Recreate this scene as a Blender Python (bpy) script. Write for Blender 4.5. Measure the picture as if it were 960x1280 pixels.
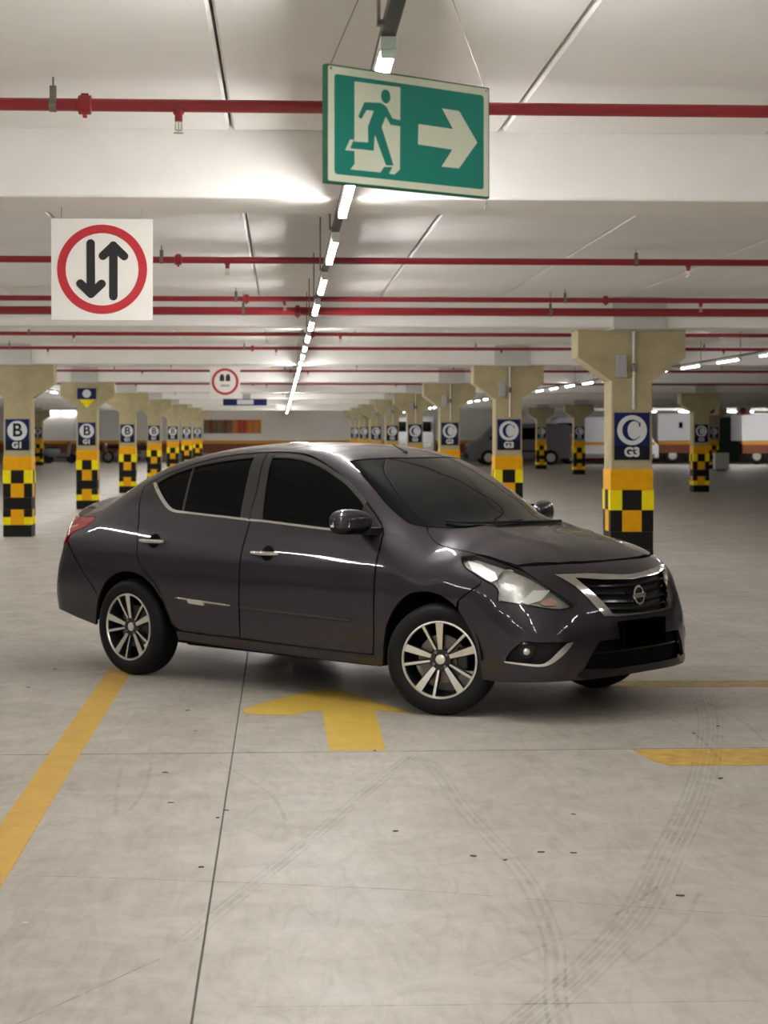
import bpy, bmesh, math, random
import numpy as np
from mathutils import Vector, Matrix
from mathutils.geometry import delaunay_2d_cdt
random.seed(7)
rng = np.random.default_rng(5)
for o in list(bpy.data.objects):
    bpy.data.objects.remove(o)
SC = bpy.context.scene
COL = SC.collection

# ------------------------------------------------------------------ camera, world, exposure
PSI = math.atan(128 / 2300)
cd = bpy.data.cameras.new('camera')
cd.sensor_fit = 'HORIZONTAL'; cd.sensor_width = 36.0
cd.lens = 2300 / 960 * 36.0
cd.shift_y = -(640 - 539.7) / 960
cd.clip_start = 0.05; cd.clip_end = 300
cd.dof.use_dof = True; cd.dof.focus_distance = 7.3; cd.dof.aperture_fstop = 9.4
cam = bpy.data.objects.new('camera', cd); COL.objects.link(cam)
cam.location = (0, 0, 1.576); cam.rotation_euler = (math.pi / 2, 0, -PSI)
SC.camera = cam
w = bpy.data.worlds.new('world'); SC.world = w; w.use_nodes = True
w.node_tree.nodes['Background'].inputs[0].default_value = (1.0, 0.96, 0.9, 1)
w.node_tree.nodes['Background'].inputs[1].default_value = 0.05
vs = SC.view_settings
SC.display_settings.display_device = 'sRGB'
vs.view_transform = 'Standard'; vs.look = 'None'; vs.exposure = 2.02; vs.gamma = 1.0
vs.use_curve_mapping = False
SC.cycles.use_denoising = True
SC.cycles.max_bounces = 8
SC.cycles.sample_clamp_indirect = 4.0
LAMP_LANE = 60.0      # radiance of the tubes over the lane
LAMP_LEFT = 42.0      # radiance of the tubes of the left row
LAMP_RIGHT = 17.0     # radiance of the tubes of the right row

# ------------------------------------------------------------------ materials
def mat(name, color, rough=0.5, metal=0.0, coat=0.0, spec=0.5, emit=None, noise=0.0, nscale=6.0, bump=0.0, bscale=60.0, coat_rough=0.03, c2=None):
    m = bpy.data.materials.new(name); m.use_nodes = True
    nt = m.node_tree; b = nt.nodes['Principled BSDF']
    b.inputs['Base Color'].default_value = (*color, 1)
    b.inputs['Roughness'].default_value = rough
    b.inputs['Metallic'].default_value = metal
    b.inputs['Coat Weight'].default_value = coat
    b.inputs['Coat Roughness'].default_value = coat_rough
    b.inputs['Specular IOR Level'].default_value = spec
    if emit:
        b.inputs['Emission Color'].default_value = (*emit[0], 1)
        b.inputs['Emission Strength'].default_value = emit[1]
    if noise > 0:
        tc = nt.nodes.new('ShaderNodeTexCoord')
        n = nt.nodes.new('ShaderNodeTexNoise'); n.inputs['Scale'].default_value = nscale; n.inputs['Detail'].default_value = 7; n.inputs['Roughness'].default_value = .62
        nt.links.new(tc.outputs['Object'], n.inputs['Vector'])
        r = nt.nodes.new('ShaderNodeValToRGB')
        lo = tuple(c * (1 - noise) for c in color) if c2 is None else c2
        hi = tuple(min(1, c * (1 + noise)) for c in color) if c2 is None else color
        r.color_ramp.elements[0].position = .32; r.color_ramp.elements[0].color = (*lo, 1)
        r.color_ramp.elements[1].position = .68; r.color_ramp.elements[1].color = (*hi, 1)
        nt.links.new(n.outputs['Fac'], r.inputs['Fac'])
        nt.links.new(r.outputs['Color'], b.inputs['Base Color'])
    if bump > 0:
        tc = nt.nodes.new('ShaderNodeTexCoord')
        n = nt.nodes.new('ShaderNodeTexNoise'); n.inputs['Scale'].default_value = bscale; n.inputs['Detail'].default_value = 5
        nt.links.new(tc.outputs['Object'], n.inputs['Vector'])
        bp = nt.nodes.new('ShaderNodeBump'); bp.inputs['Strength'].default_value = bump; bp.inputs['Distance'].default_value = .01
        nt.links.new(n.outputs['Fac'], bp.inputs['Height'])
        nt.links.new(bp.outputs['Normal'], b.inputs['Normal'])
    return m

def concrete_floor():
    m = mat('floor concrete', (.5, .46, .4), rough=.5, spec=.35)
    nt = m.node_tree; b = nt.nodes['Principled BSDF']; L = nt.links.new
    geo = nt.nodes.new('ShaderNodeNewGeometry')
    def noise(s, d, dist=0.0, sx=1.0):
        mp = nt.nodes.new('ShaderNodeMapping'); mp.inputs['Scale'].default_value = (sx, 1, 1)
        L(geo.outputs['Position'], mp.inputs['Vector'])
        n = nt.nodes.new('ShaderNodeTexNoise'); n.inputs['Scale'].default_value = s; n.inputs['Detail'].default_value = d
        n.inputs['Roughness'].default_value = .65; n.inputs['Distortion'].default_value = dist
        L(mp.outputs['Vector'], n.inputs['Vector']); return n
    def ramp(n, a, ca, c, cc):
        r = nt.nodes.new('ShaderNodeValToRGB'); r.color_ramp.elements[0].position = a; r.color_ramp.elements[0].color = (*ca, 1)
        r.color_ramp.elements[1].position = c; r.color_ramp.elements[1].color = (*cc, 1)
        L(n.outputs['Fac'], r.inputs['Fac']); return r
    def mul(x, y, f=1.0):
        q = nt.nodes.new('ShaderNodeMix'); q.data_type = 'RGBA'; q.blend_type = 'MULTIPLY'; q.inputs['Factor'].default_value = f
        L(x, q.inputs[6]); L(y, q.inputs[7]); return q.outputs[2]
    r1 = ramp(noise(.55, 8, .6), .3, (.355, .325, .28), .7, (.455, .425, .375))
    r2 = ramp(noise(3.2, 9, 1.2), .3, (.80, .785, .76), .62, (1, 1, 1))
    r3 = ramp(noise(38, 4, 0), .22, (.84, .83, .81), .42, (1, 1, 1))
    r4 = ramp(noise(2.0, 6, 2.0, 5.0), .36, (.88, .87, .85), .55, (1, 1, 1))
    c = mul(r1.outputs['Color'], r2.outputs['Color']); c = mul(c, r3.outputs['Color'], .8); c = mul(c, r4.outputs['Color'])
    L(c, b.inputs['Base Color'])
    rr = ramp(noise(1.7, 6, .5), .3, (.42, .42, .42), .7, (.62, .62, .62)); L(rr.outputs['Color'], b.inputs['Roughness'])
    return m

def skid_mat(name, dark, amount):
    m = bpy.data.materials.new(name); m.use_nodes = True; nt = m.node_tree; L = nt.links.new
    nt.nodes.clear()
    out = nt.nodes.new('ShaderNodeOutputMaterial'); mx = nt.nodes.new('ShaderNodeMixShader')
    tr = nt.nodes.new('ShaderNodeBsdfTransparent'); df = nt.nodes.new('ShaderNodeBsdfDiffuse'); df.inputs['Color'].default_value = (*dark, 1)
    geo = nt.nodes.new('ShaderNodeNewGeometry')
    n = nt.nodes.new('ShaderNodeTexNoise'); n.inputs['Scale'].default_value = 7; n.inputs['Detail'].default_value = 8; n.inputs['Roughness'].default_value = .75
    L(geo.outputs['Position'], n.inputs['Vector'])
    mr = nt.nodes.new('ShaderNodeMapRange'); mr.inputs['From Min'].default_value = .36; mr.inputs['From Max'].default_value = .68
    mr.inputs['To Max'].default_value = amount
    L(n.outputs['Fac'], mr.inputs['Value']); L(mr.outputs['Result'], mx.inputs['Fac'])
    L(tr.outputs[0], mx.inputs[1]); L(df.outputs[0], mx.inputs[2]); L(mx.outputs[0], out.inputs['Surface'])
    return m

def paint_on_floor(name, color, wear):
    m = mat(name, color, rough=.6, spec=.3)
    nt = m.node_tree; L = nt.links.new; b = nt.nodes['Principled BSDF']
    geo = nt.nodes.new('ShaderNodeNewGeometry')
    n = nt.nodes.new('ShaderNodeTexNoise'); n.inputs['Scale'].default_value = 5; n.inputs['Detail'].default_value = 9; n.inputs['Roughness'].default_value = .7
    L(geo.outputs['Position'], n.inputs['Vector'])
    r = nt.nodes.new('ShaderNodeValToRGB'); r.color_ramp.elements[0].position = .25; r.color_ramp.elements[1].position = .75
    r.color_ramp.elements[0].color = (*[c * .82 for c in color], 1); r.color_ramp.elements[1].color = (*color, 1)
    L(n.outputs['Fac'], r.inputs['Fac']); L(r.outputs['Color'], b.inputs['Base Color'])
    if wear > 0:
        n2 = nt.nodes.new('ShaderNodeTexNoise'); n2.inputs['Scale'].default_value = 14; n2.inputs['Detail'].default_value = 8
        L(geo.outputs['Position'], n2.inputs['Vector'])
        mr = nt.nodes.new('ShaderNodeMapRange'); mr.inputs['From Min'].default_value = .3; mr.inputs['From Max'].default_value = .7
        mr.inputs['To Min'].default_value = 1 - wear; mr.inputs['To Max'].default_value = 1 - wear * .45
        L(n2.outputs['Fac'], mr.inputs['Value']); L(mr.outputs['Result'], b.inputs['Alpha'])
    return m

def lens_mat(name, tint=(1, 1, 1), refl=.12):
    m = bpy.data.materials.new(name); m.use_nodes = True; nt = m.node_tree; L = nt.links.new
    nt.nodes.clear()
    out = nt.nodes.new('ShaderNodeOutputMaterial'); mx = nt.nodes.new('ShaderNodeMixShader')
    tr = nt.nodes.new('ShaderNodeBsdfTransparent'); tr.inputs['Color'].default_value = (*tint, 1)
    gl = nt.nodes.new('ShaderNodeBsdfGlossy'); gl.inputs['Roughness'].default_value = .03
    fr = nt.nodes.new('ShaderNodeFresnel'); fr.inputs['IOR'].default_value = 1.5
    L(fr.outputs[0], mx.inputs['Fac']); L(tr.outputs[0], mx.inputs[1]); L(gl.outputs[0], mx.inputs[2]); L(mx.outputs[0], out.inputs['Surface'])
    return m

M = dict(
    floor=concrete_floor(),
    floor_base=mat('joint filler', (.12, .105, .09), .9),
    ceil=mat('painted ceiling slab', (.87, .855, .825), .75, noise=.035, nscale=1.3, bump=.08, bscale=14),
    beam=mat('painted beam', (.89, .875, .845), .7, noise=.04, nscale=2.2, bump=.08, bscale=10),
    wall=mat('painted wall', (.84, .82, .77), .8, noise=.04, nscale=.8),
    conc=mat('raw concrete', (.50, .43, .25), .85, noise=.14, nscale=3.0, bump=.25, bscale=25, c2=(.385, .33, .19)),
    upstand=mat('grey painted upstand', (.56, .56, .53), .7, noise=.05),
    red=mat('red pipe paint', (.27, .010, .018), .38, coat=.3, noise=.08, nscale=9),
    steel=mat('dull steel', (.22, .20, .17), .5, metal=.7, noise=.1, nscale=20),
    brass=mat('sprinkler metal', (.55, .5, .38), .35, metal=.8, noise=.05),
    tray=mat('dark steel channel', (.10, .095, .085), .55, metal=.5, noise=.15, nscale=30),
    wallglow=mat('far lamp glow', (.9, .9, .9), .5, emit=((1.0, .98, .96), 2.2)),
    lampw=mat('lamp reflector', (.75, .75, .73), .4, noise=.03),
    tubeA=mat('lane tube glow', (.9, .9, .9), .5, emit=((1.0, .985, .965), LAMP_LANE)),
    tubeB=mat('right tube glow', (.9, .9, .9), .5, emit=((1.0, .965, .96), LAMP_RIGHT)),
    tubeC=mat('left tube glow', (.9, .9, .9), .5, emit=((1.0, .985, .965), LAMP_LEFT)),
    tubeD=mat('cross tube glow', (.9, .9, .9), .5, emit=((1.0, .98, .96), 70.0)),
    white=mat('white sheet', (.80, .78, .73), .55, noise=.02, nscale=3),
    black=mat('matt black print', (.012, .012, .012), .6, noise=.1),
    ringred=mat('red print', (.50, .02, .03), .5, noise=.05),
    sgreen=mat('green sign', (.0, .22, .165), .42, noise=.04, nscale=8),
    sedge=mat('green sign edge', (.0, .13, .06), .5, noise=.1),
    sglow=mat('pale sign print', (.72, .76, .60), .5, noise=.03),
    navy=mat('navy board', (.010, .016, .10), .5, spec=.2, noise=.05),
    bblack=mat('black board', (.006, .008, .018), .5, spec=.2, noise=.05),
    disc=mat('pale disc print', (.68, .70, .70), .5, noise=.03),
    orange=mat('orange yellow band', (.84, .40, .002), .6, spec=.2, noise=.06, nscale=12),
    yellow=mat('lemon band', (.95, .78, .004), .6, spec=.2, noise=.05, nscale=12),
    bandk=mat('black band', (.010, .0095, .008), .6, spec=.2, noise=.15, nscale=12),
    conduit=mat('pale conduit', (.72, .70, .64), .5, noise=.03),
    jbox=mat('grey box', (.42, .42, .44), .5, noise=.03),
    line=paint_on_floor('yellow lane paint', (.60, .37, .075), .12),
    arrow=paint_on_floor('yellow arrow paint', (.58, .385, .06), .08),
    worn=paint_on_floor('worn yellow paint', (.68, .43, .10), .45),
    faint=paint_on_floor('faded yellow paint', (.55, .40, .14), .8),
    skid=skid_mat('tyre rubber mark', (.17, .145, .12), .2),
    crack=skid_mat('hairline crack', (.10, .08, .06), .75),
    fleck=mat('dark dirt', (.10, .08, .06), .9, noise=.2, nscale=40),
    scrap=mat('white scrap', (.8, .8, .78), .7, noise=.03),
    # car
    paint=mat('dark grey metallic paint', (.024, .0185, .0255), .38, metal=.4, spec=.2, coat=1.0, noise=.03, nscale=400),
    inner=mat('black underseal', (.004, .004, .004), .85, spec=.1, noise=.2),
    glass=mat('dark tinted glass', (.0015, .002, .002), .05, spec=.12, noise=.05),
    shield=mat('tinted windscreen', (.004, .005, .005), .04, spec=.32, noise=.05),
    trim=mat('satin charcoal trim', (.028, .026, .023), .42, spec=.4, noise=.05),
    gloss=mat('gloss black plastic', (.003, .003, .0035), .15, spec=.4, noise=.05),
    plast=mat('matt black plastic', (.004, .004, .004), .55, spec=.25, noise=.1),
    chrome=mat('chrome', (.80, .79, .76), .10, metal=1.0, noise=.02),
    satin=mat('brushed alloy', (.78, .75, .68), .30, metal=.75, noise=.03),
    tyre=mat('tyre rubber', (.005, .005, .005), .6, spec=.25, noise=.15, bump=.1, bscale=120),
    rimk=mat('black wheel paint', (.010, .010, .011), .3, coat=.3, noise=.05),
    rotor=mat('brake steel', (.20, .17, .15), .4, metal=.7, noise=.1, nscale=30),
    lens=lens_mat('clear lens'),
    bucket=mat('headlamp reflector', (.42, .41, .38), .25, metal=.45, noise=.30, nscale=16),
    bowl=mat('reflector bowl', (.75, .74, .71), .12, metal=.9, noise=.05, nscale=20),
    amber=mat('pale amber bulb', (.55, .36, .27), .3, noise=.05),
    tail=mat('red tail lens', (.42, .008, .014), .12, coat=.8, noise=.06, nscale=30),
    tailw=mat('clear tail strip', (.62, .42, .40), .2, coat=.5, noise=.05),
    plate=mat('black plate', (.0015, .0015, .0015), .9, spec=.0, noise=.05),
    # far things
    vgrey=mat('grey van paint', (.13, .13, .14), .35, coat=.6, noise=.04),
    vwhite=mat('white van paint', (.66, .67, .70), .4, coat=.4, noise=.03),
    vred=mat('red panel paint', (.42, .02, .05), .5, noise=.08),
    brown=mat('brown dado paint', (.20, .055, .025), .7, noise=.08),
    dado=mat('grey dado paint', (.22, .21, .20), .75, noise=.06),
    stripe=mat('orange stripe paint', (.62, .28, .02), .6, noise=.06),
    wood=mat('brown board', (.20, .12, .045), .6, noise=.15, nscale=8),
    bred=mat('red board', (.45, .04, .02), .6, noise=.08),
    boro=mat('orange board', (.58, .20, .02), .6, noise=.08),
    plor=mat('orange plastic', (.65, .10, .03), .5, noise=.06),
    ggrey=mat('grey green plastic', (.22, .25, .24), .5, noise=.06),
    ddoor=mat('dark green door', (.03, .07, .06), .5, noise=.05),
)

# ------------------------------------------------------------------ mesh helpers
def link(name, me, parent=None, loc=None, rot=None, label=None, kind=None):
    o = bpy.data.objects.new(name, me); COL.objects.link(o)
    if parent: o.parent = parent
    if loc is not None: o.location = loc
    if rot is not None: o.rotation_euler = rot
    if label: o['label'] = label
    if kind: o['kind'] = kind
    return o
def top(o, label, cat, group=None):
    o['label'] = label; o['category'] = cat
    if group: o['group'] = group
    return o
def empty(name, loc, rz=0.0):
    o = bpy.data.objects.new(name, None); COL.objects.link(o); o.location = loc; o.rotation_euler = (0, 0, rz)
    o.empty_display_size = .2
    return o
def copy_tree(o, parent=None, **kw):
    c = o.copy(); COL.objects.link(c)
    if parent: c.parent = parent
    for ch in list(o.children): copy_tree(ch, c)
    return c
def pyd(name, v, f, m, smooth=False):
    me = bpy.data.meshes.new(name); me.from_pydata([tuple(map(float, p)) for p in v], [], f)
    for k in (m if isinstance(m, (list, tuple)) else [m]): me.materials.append(k)
    if smooth: me.shade_smooth()
    me.update(); return me
class MB:
    """collects simple solids into one mesh"""
    def __init__(s): s.v = []; s.f = []; s.mi = []; s.cur = 0
    def add(s, v, f):
        n = len(s.v); s.v += [tuple(p) for p in v]; s.f += [tuple(i + n for i in q) for q in f]; s.mi += [s.cur] * len(f); return s
    def box(s, a, b, ch=0.0):
        (x0, y0, z0), (x1, y1, z1) = a, b
        if ch <= 0:
            v = [(x0, y0, z0), (x1, y0, z0), (x1, y1, z0), (x0, y1, z0), (x0, y0, z1), (x1, y0, z1), (x1, y1, z1), (x0, y1, z1)]
            return s.add(v, [(0, 3, 2, 1), (4, 5, 6, 7), (0, 1, 5, 4), (1, 2, 6, 5), (2, 3, 7, 6), (3, 0, 4, 7)])
        bm = bmesh.new(); bmesh.ops.create_cube(bm, size=1)
        for q in bm.verts: q.co = Vector(((x0 + x1) / 2 + q.co.x * (x1 - x0), (y0 + y1) / 2 + q.co.y * (y1 - y0), (z0 + z1) / 2 + q.co.z * (z1 - z0)))
        bmesh.ops.bevel(bm, geom=list(bm.edges), offset=ch, segments=2, affect='EDGES', profile=.5)
        bm.verts.ensure_lookup_table(); bm.verts.index_update()
        s.add([tuple(q.co) for q in bm.verts], [tuple(q.index for q in f.verts) for f in bm.faces]); bm.free(); return s
    def prism(s, pts, d, t0, t1):
        """pts 2d outline; d = axis of extrusion: 'x' -> (y,z), 'y' -> (x,z), 'z' -> (x,y)"""
        n = len(pts)
        def P(p, t): return {'x': (t, p[0], p[1]), 'y': (p[0], t, p[1]), 'z': (p[0], p[1], t)}[d]
        v = [P(p, t0) for p in pts] + [P(p, t1) for p in pts]
        f = [tuple(range(n)), tuple(range(2 * n - 1, n - 1, -1))] + [((i + 1) % n, i, n + i, n + (i + 1) % n) for i in range(n)]
        return s.add(v, f)
    def tube(s, path, r, n=10, cap=True):
        path = [Vector(p) for p in path]; rs = r if isinstance(r, (list, tuple)) else [r] * len(path)
        V = []; up = None
        for i, p in enumerate(path):
            t = (path[min(i + 1, len(path) - 1)] - path[max(i - 1, 0)]).normalized()
            if up is None: up = t.orthogonal().normalized()
            up = (up - t * up.dot(t)).normalized(); sd = t.cross(up)
            for k in range(n):
                a = 2 * math.pi * k / n; V.append(p + (up * math.cos(a) + sd * math.sin(a)) * rs[i])
        F = [(i * n + k, i * n + (k + 1) % n, (i + 1) * n + (k + 1) % n, (i + 1) * n + k) for i in range(len(path) - 1) for k in range(n)]
        if cap: F += [tuple(range(n - 1, -1, -1)), tuple((len(path) - 1) * n + k for k in range(n))]
        return s.add(V, F)
    def lathe(s, prof, c, ax, n=24):
        """prof (r, t) along axis ax ('x','y','z') about point c"""
        V = []
        for r, t in prof:
            for k in range(n):
                a = 2 * math.pi * k / n; u, v = r * math.cos(a), r * math.sin(a)
                p = {'x': (t, u, v), 'y': (u, t, v), 'z': (u, v, t)}[ax]
                V.append((c[0] + p[0], c[1] + p[1], c[2] + p[2]))
        F = [(i * n + k, i * n + (k + 1) % n, (i + 1) * n + (k + 1) % n, (i + 1) * n + k) for i in range(len(prof) - 1) for k in range(n)]
        F += [tuple(range(n)), tuple((len(prof) - 1) * n + k for k in range(n))]
        return s.add(V, F)
    def ellipsoid(s, c, r, n=16, m=10):
        V = []; F = []
        for i in range(m + 1):
            th = math.pi * i / m
            for k in range(n):
                a = 2 * math.pi * k / n
                V.append((c[0] + r[0] * math.sin(th) * math.cos(a), c[1] + r[1] * math.sin(th) * math.sin(a), c[2] + r[2] * math.cos(th)))
        F = [(i * n + k, (i + 1) * n + k, (i + 1) * n + (k + 1) % n, i * n + (k + 1) % n) for i in range(m) for k in range(n)]
        return s.add(V, F)
    def mesh(s, name, m, smooth=False, ang=None):
        me = bpy.data.meshes.new(name); me.from_pydata([tuple(map(float, p)) for p in s.v], [], s.f)
        for k in (m if isinstance(m, (list, tuple)) else [m]): me.materials.append(k)
        me.polygons.foreach_set('material_index', s.mi)
        bm = bmesh.new(); bm.from_mesh(me)
        bmesh.ops.remove_doubles(bm, verts=bm.verts, dist=1e-6)
        bmesh.ops.dissolve_degenerate(bm, edges=bm.edges, dist=1e-7)
        bmesh.ops.recalc_face_normals(bm, faces=bm.faces)
        if smooth:
            for f in bm.faces: f.smooth = True
            for e in bm.edges:
                if len(e.link_faces) == 2 and e.calc_face_angle(0) > (ang or .6): e.smooth = False
        bm.to_mesh(me); bm.free(); me.update(); return me
    def obj(s, name, m, parent=None, smooth=False, ang=None, **kw):
        return link(name, s.mesh(name, m, smooth, ang), parent, **kw)

ORD = ['first', 'second', 'third', 'fourth', 'fifth', 'sixth', 'seventh', 'eighth', 'ninth', 'tenth', 'eleventh', 'twelfth', 'thirteenth', 'fourteenth', 'fifteenth', 'sixteenth', 'seventeenth', 'eighteenth', 'nineteenth']
TENS = {2: 'twent', 3: 'thirt', 4: 'fort', 5: 'fift'}
def ordinal(n):
    if n <= 19: return ORD[n - 1]
    t, u = divmod(n, 10)
    return TENS[t] + ('ieth' if u == 0 else 'y-' + ORD[u - 1])

# text as flat geometry of its own, taken from Blender's built-in font
def text_mesh(name, body, size, depth, m, bold=0.0):
    cu = bpy.data.curves.new(name, 'FONT'); cu.body = body; cu.size = size; cu.extrude = depth; cu.offset = bold
    cu.align_x = 'CENTER'; cu.align_y = 'CENTER'
    ob = bpy.data.objects.new('tmp', cu); COL.objects.link(ob)
    dg = bpy.context.evaluated_depsgraph_get(); dg.update()
    me = bpy.data.meshes.new_from_object(ob.evaluated_get(dg)); me.name = name
    bpy.data.objects.remove(ob); bpy.data.curves.remove(cu)
    me.materials.clear(); me.materials.append(m); return me
# ------------------------------------------------------------------ the hall: floor, ceiling, walls
X0, X1, Y0, Y1 = -24.0, 32.0, -12.0, 96.5
ZC = 2.876
floor = MB().box((X0, Y0, -.25), (X1, Y1, -.008)).obj('floor', M['floor_base'], kind='structure')
sx, sy = 3.77, 9.0
xs = [-.24 + sx * i for i in range(-7, 10)]; ys = [.06 + sy * j for j in range(-2, 12)]
xs[0] = X0; xs[-1] = X1; ys[0] = Y0; ys[-1] = Y1
for i in range(len(xs) - 1):
    for j in range(len(ys) - 1):
        if xs[i + 1] - xs[i] < .05 or ys[j + 1] - ys[j] < .05: continue
        MB().box((xs[i] + .0040, ys[j] + .008, -.008), (xs[i + 1] - .0040, ys[j + 1] - .008, 0)).obj('floor_slab', M['floor'], floor)
def flat(name, pts, m, z0=.0002, z1=.0012, label=None):
    return MB().prism(pts, 'z', z0, z1).obj(name, m, floor, label=label)
flat('lane_line', [(-1.145, 12.9), (-1.135, 9.08), (-1.105, 3.5), (-.955, 3.5), (-.983, 9.08), (-.985, 12.9)], M['line'], label='yellow lane line running under the rear of the car')
flat('direction_arrow', [(.229, 10.36), (.235, 9.098), (.514, 9.094), (.527, 10.40), (.74, 10.27), (.60, 10.62), (.40, 11.15), (.30, 11.30), (.10, 11.08), (-.08, 10.77), (-.222, 10.45), (-.205, 10.33), (-.14, 10.27), (.06, 10.24), (.17, 10.40)], M['arrow'], label='yellow arrow painted on the floor beside the car')
flat('bay_line', [(1.735, 9.03), (1.775, 8.72), (1.83, 8.59), (6.5, 8.56), (6.5, 9.03)], M['worn'], label='worn yellow bar across the floor at the right')
flat('faded_line', [(1.9, 11.54), (6.5, 11.40), (6.5, 11.12), (1.9, 11.24)], M['faint'], label='faded yellow line in front of the car nose')
def strip(name, pts, wid, m, z=.0016):
    P = [Vector((x, y, 0)) for x, y in pts]; fine = []
    for i in range(len(P) - 1):
        p0 = P[max(i - 1, 0)]; p1 = P[i]; p2 = P[i + 1]; p3 = P[min(i + 2, len(P) - 1)]
        for k in range(8):
            t = k / 8
            fine.append(.5 * ((2 * p1) + (p2 - p0) * t + (2 * p0 - 5 * p1 + 4 * p2 - p3) * t * t + (3 * p1 - p0 - 3 * p2 + p3) * t ** 3))
    fine.append(P[-1]); V = []; F = []
    for i, p in enumerate(fine):
        t = (fine[min(i + 1, len(fine) - 1)] - fine[max(i - 1, 0)]).normalized(); n = Vector((-t.y, t.x, 0)) * wid / 2
        V += [(p.x + n.x, p.y + n.y, z), (p.x - n.x, p.y - n.y, z)]
    F = [(2 * i, 2 * i + 2, 2 * i + 3, 2 * i + 1) for i in range(len(fine) - 1)]
    return link(name, pyd(name, V, F, m), floor)
def shift(pts, d): return [(x + d, y + .25 * d) for x, y in pts]
s1 = [(.45, 4.5), (.633, 4.869), (.851, 5.289), (1.139, 5.934), (1.418, 6.767), (1.754, 7.789), (2.025, 8.735), (2.328, 9.947), (2.50, 10.9)]
for d, wd in ((-.055, .014), (-.028, .010), (0, .018), (.03, .010), (.055, .016), (.085, .009)): strip('tyre_mark', shift(s1, d), wd, M['skid'])
s2 = [(.72, 4.7), (.749, 5.069), (.826, 5.624), (.85, 6.318), (.825, 6.8), (.746, 7.678), (.704, 8.598), (.60, 8.95)]
for d, wd in ((-.02, .012), (.012, .016), (.04, .010)): strip('tyre_mark', shift(s2, d), wd, M['skid'], .002)
s3 = [(-.30, 5.7), (-.141, 6.264), (.151, 7.248), (.422, 8.222), (.633, 8.922)]
for d, wd in ((-.03, .012), (0, .02), (.03, .010)): strip('tyre_mark', shift(s3, d), wd, M['skid'], .0024)
for q in ([(.55, 5.3), (1.05, 5.9), (1.3, 6.3)], [(1.0, 5.35), (1.25, 5.75), (1.42, 6.2)], [(-.75, 8.7), (-.72, 8.1), (-.68, 7.6)], [(-.62, 8.8), (-.60, 8.2), (-.63, 7.7)], [(2.0, 10.9), (2.15, 9.7), (2.1, 8.7)], [(2.42, 11), (2.5, 10), (2.45, 9.2)], [(-.3, 8.8), (-.05, 8.0), (.02, 7.4)]): strip('tyre_mark', q, .018, M['skid'], .0028)
strip('floor_crack', [(-1.0, 6.59), (-.626, 6.537), (.352, 6.324), (.80, 6.17), (1.184, 6.033), (1.575, 5.89)], .005, M['crack'], .003)
strip('floor_crack', [(-.114, 5.046), (.6, 5.03), (1.343, 5.022)], .004, M['crack'], .003)
strip('floor_crack', [(-.80, 4.78), (-.678, 4.975), (-.425, 5.416), (-.362, 5.518)], .005, M['crack'], .003)
strip('floor_crack', [(2.6, 12.2), (3.3, 12.16), (5, 12.1)], .006, M['crack'], .003)
FL = [(-1.50, 12.30), (-1.56, 11.44), (-.53, 10.44), (-.45, 9.72), (-.54, 8.55), (-.47, 7.85), (-.23, 7.68), (-.26, 7.53), (-.29, 6.68), (-.86, 5.46), (.46, 9.07), (.71, 6.80), (.82, 6.73), (.97, 6.85), (1.09, 6.83), (1.35, 6.18), (1.99, 8.26), (2.15, 9.51), (2.33, 9.73), (.45, 7.24), (1.20, 7.52)]
FW = ['above the left end of the yellow lane line', 'at the left edge beside the lane line top', 'between rear wheel and yellow arrow', 'left of the yellow arrow tip, the largest there', 'just below the cross joint, left of the long joint', 'midway between lane line and long joint', 'touching the long joint on its right side', 'just left of the long joint below its neighbour', 'on the long joint further down', 'low at the left edge of the floor', 'on the cross joint under the arrow stem', 'in the middle of the floor below the tyre mark fork', 'right of the middle, on the inner tyre mark', 'right of the inner tyre mark, upper one of two', 'right of the inner tyre mark, second of two', 'between the two curved tyre marks', 'below the worn yellow bar at the right', 'right of the outer tyre mark above the yellow bar', 'at the right edge above the worn yellow bar', 'between the arrow stem and the tyre mark fork', 'left of the outer tyre mark, below the worn yellow bar']
for k, (x, y) in enumerate(FL):
    bm_ = MB(); n = 7; L_ = random.uniform(.008, .020); W_ = random.uniform(.005, .010)
    bm_.prism([(L_ * math.cos(6.283 * a / n) * random.uniform(.7, 1.1), W_ * math.sin(6.283 * a / n) * random.uniform(.7, 1.1)) for a in range(n)], 'z', 0, random.uniform(.002, .004))
    o = bm_.obj('dirt_fleck', M['fleck'], None, loc=(x, y, .001), rot=(0, 0, random.uniform(-.5, .5)))
    top(o, 'small dark dirt fleck ' + FW[k], 'debris', 'dirt flecks on the floor')
o = MB().prism([(-.012, -.004), (.004, -.006), (.013, .003), (-.002, .007)], 'z', 0, .003).obj('paper_scrap', M['scrap'], None, loc=(-.82, 5.95, .001))
top(o, 'tiny white paper scrap on the floor at the left', 'scrap')

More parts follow.
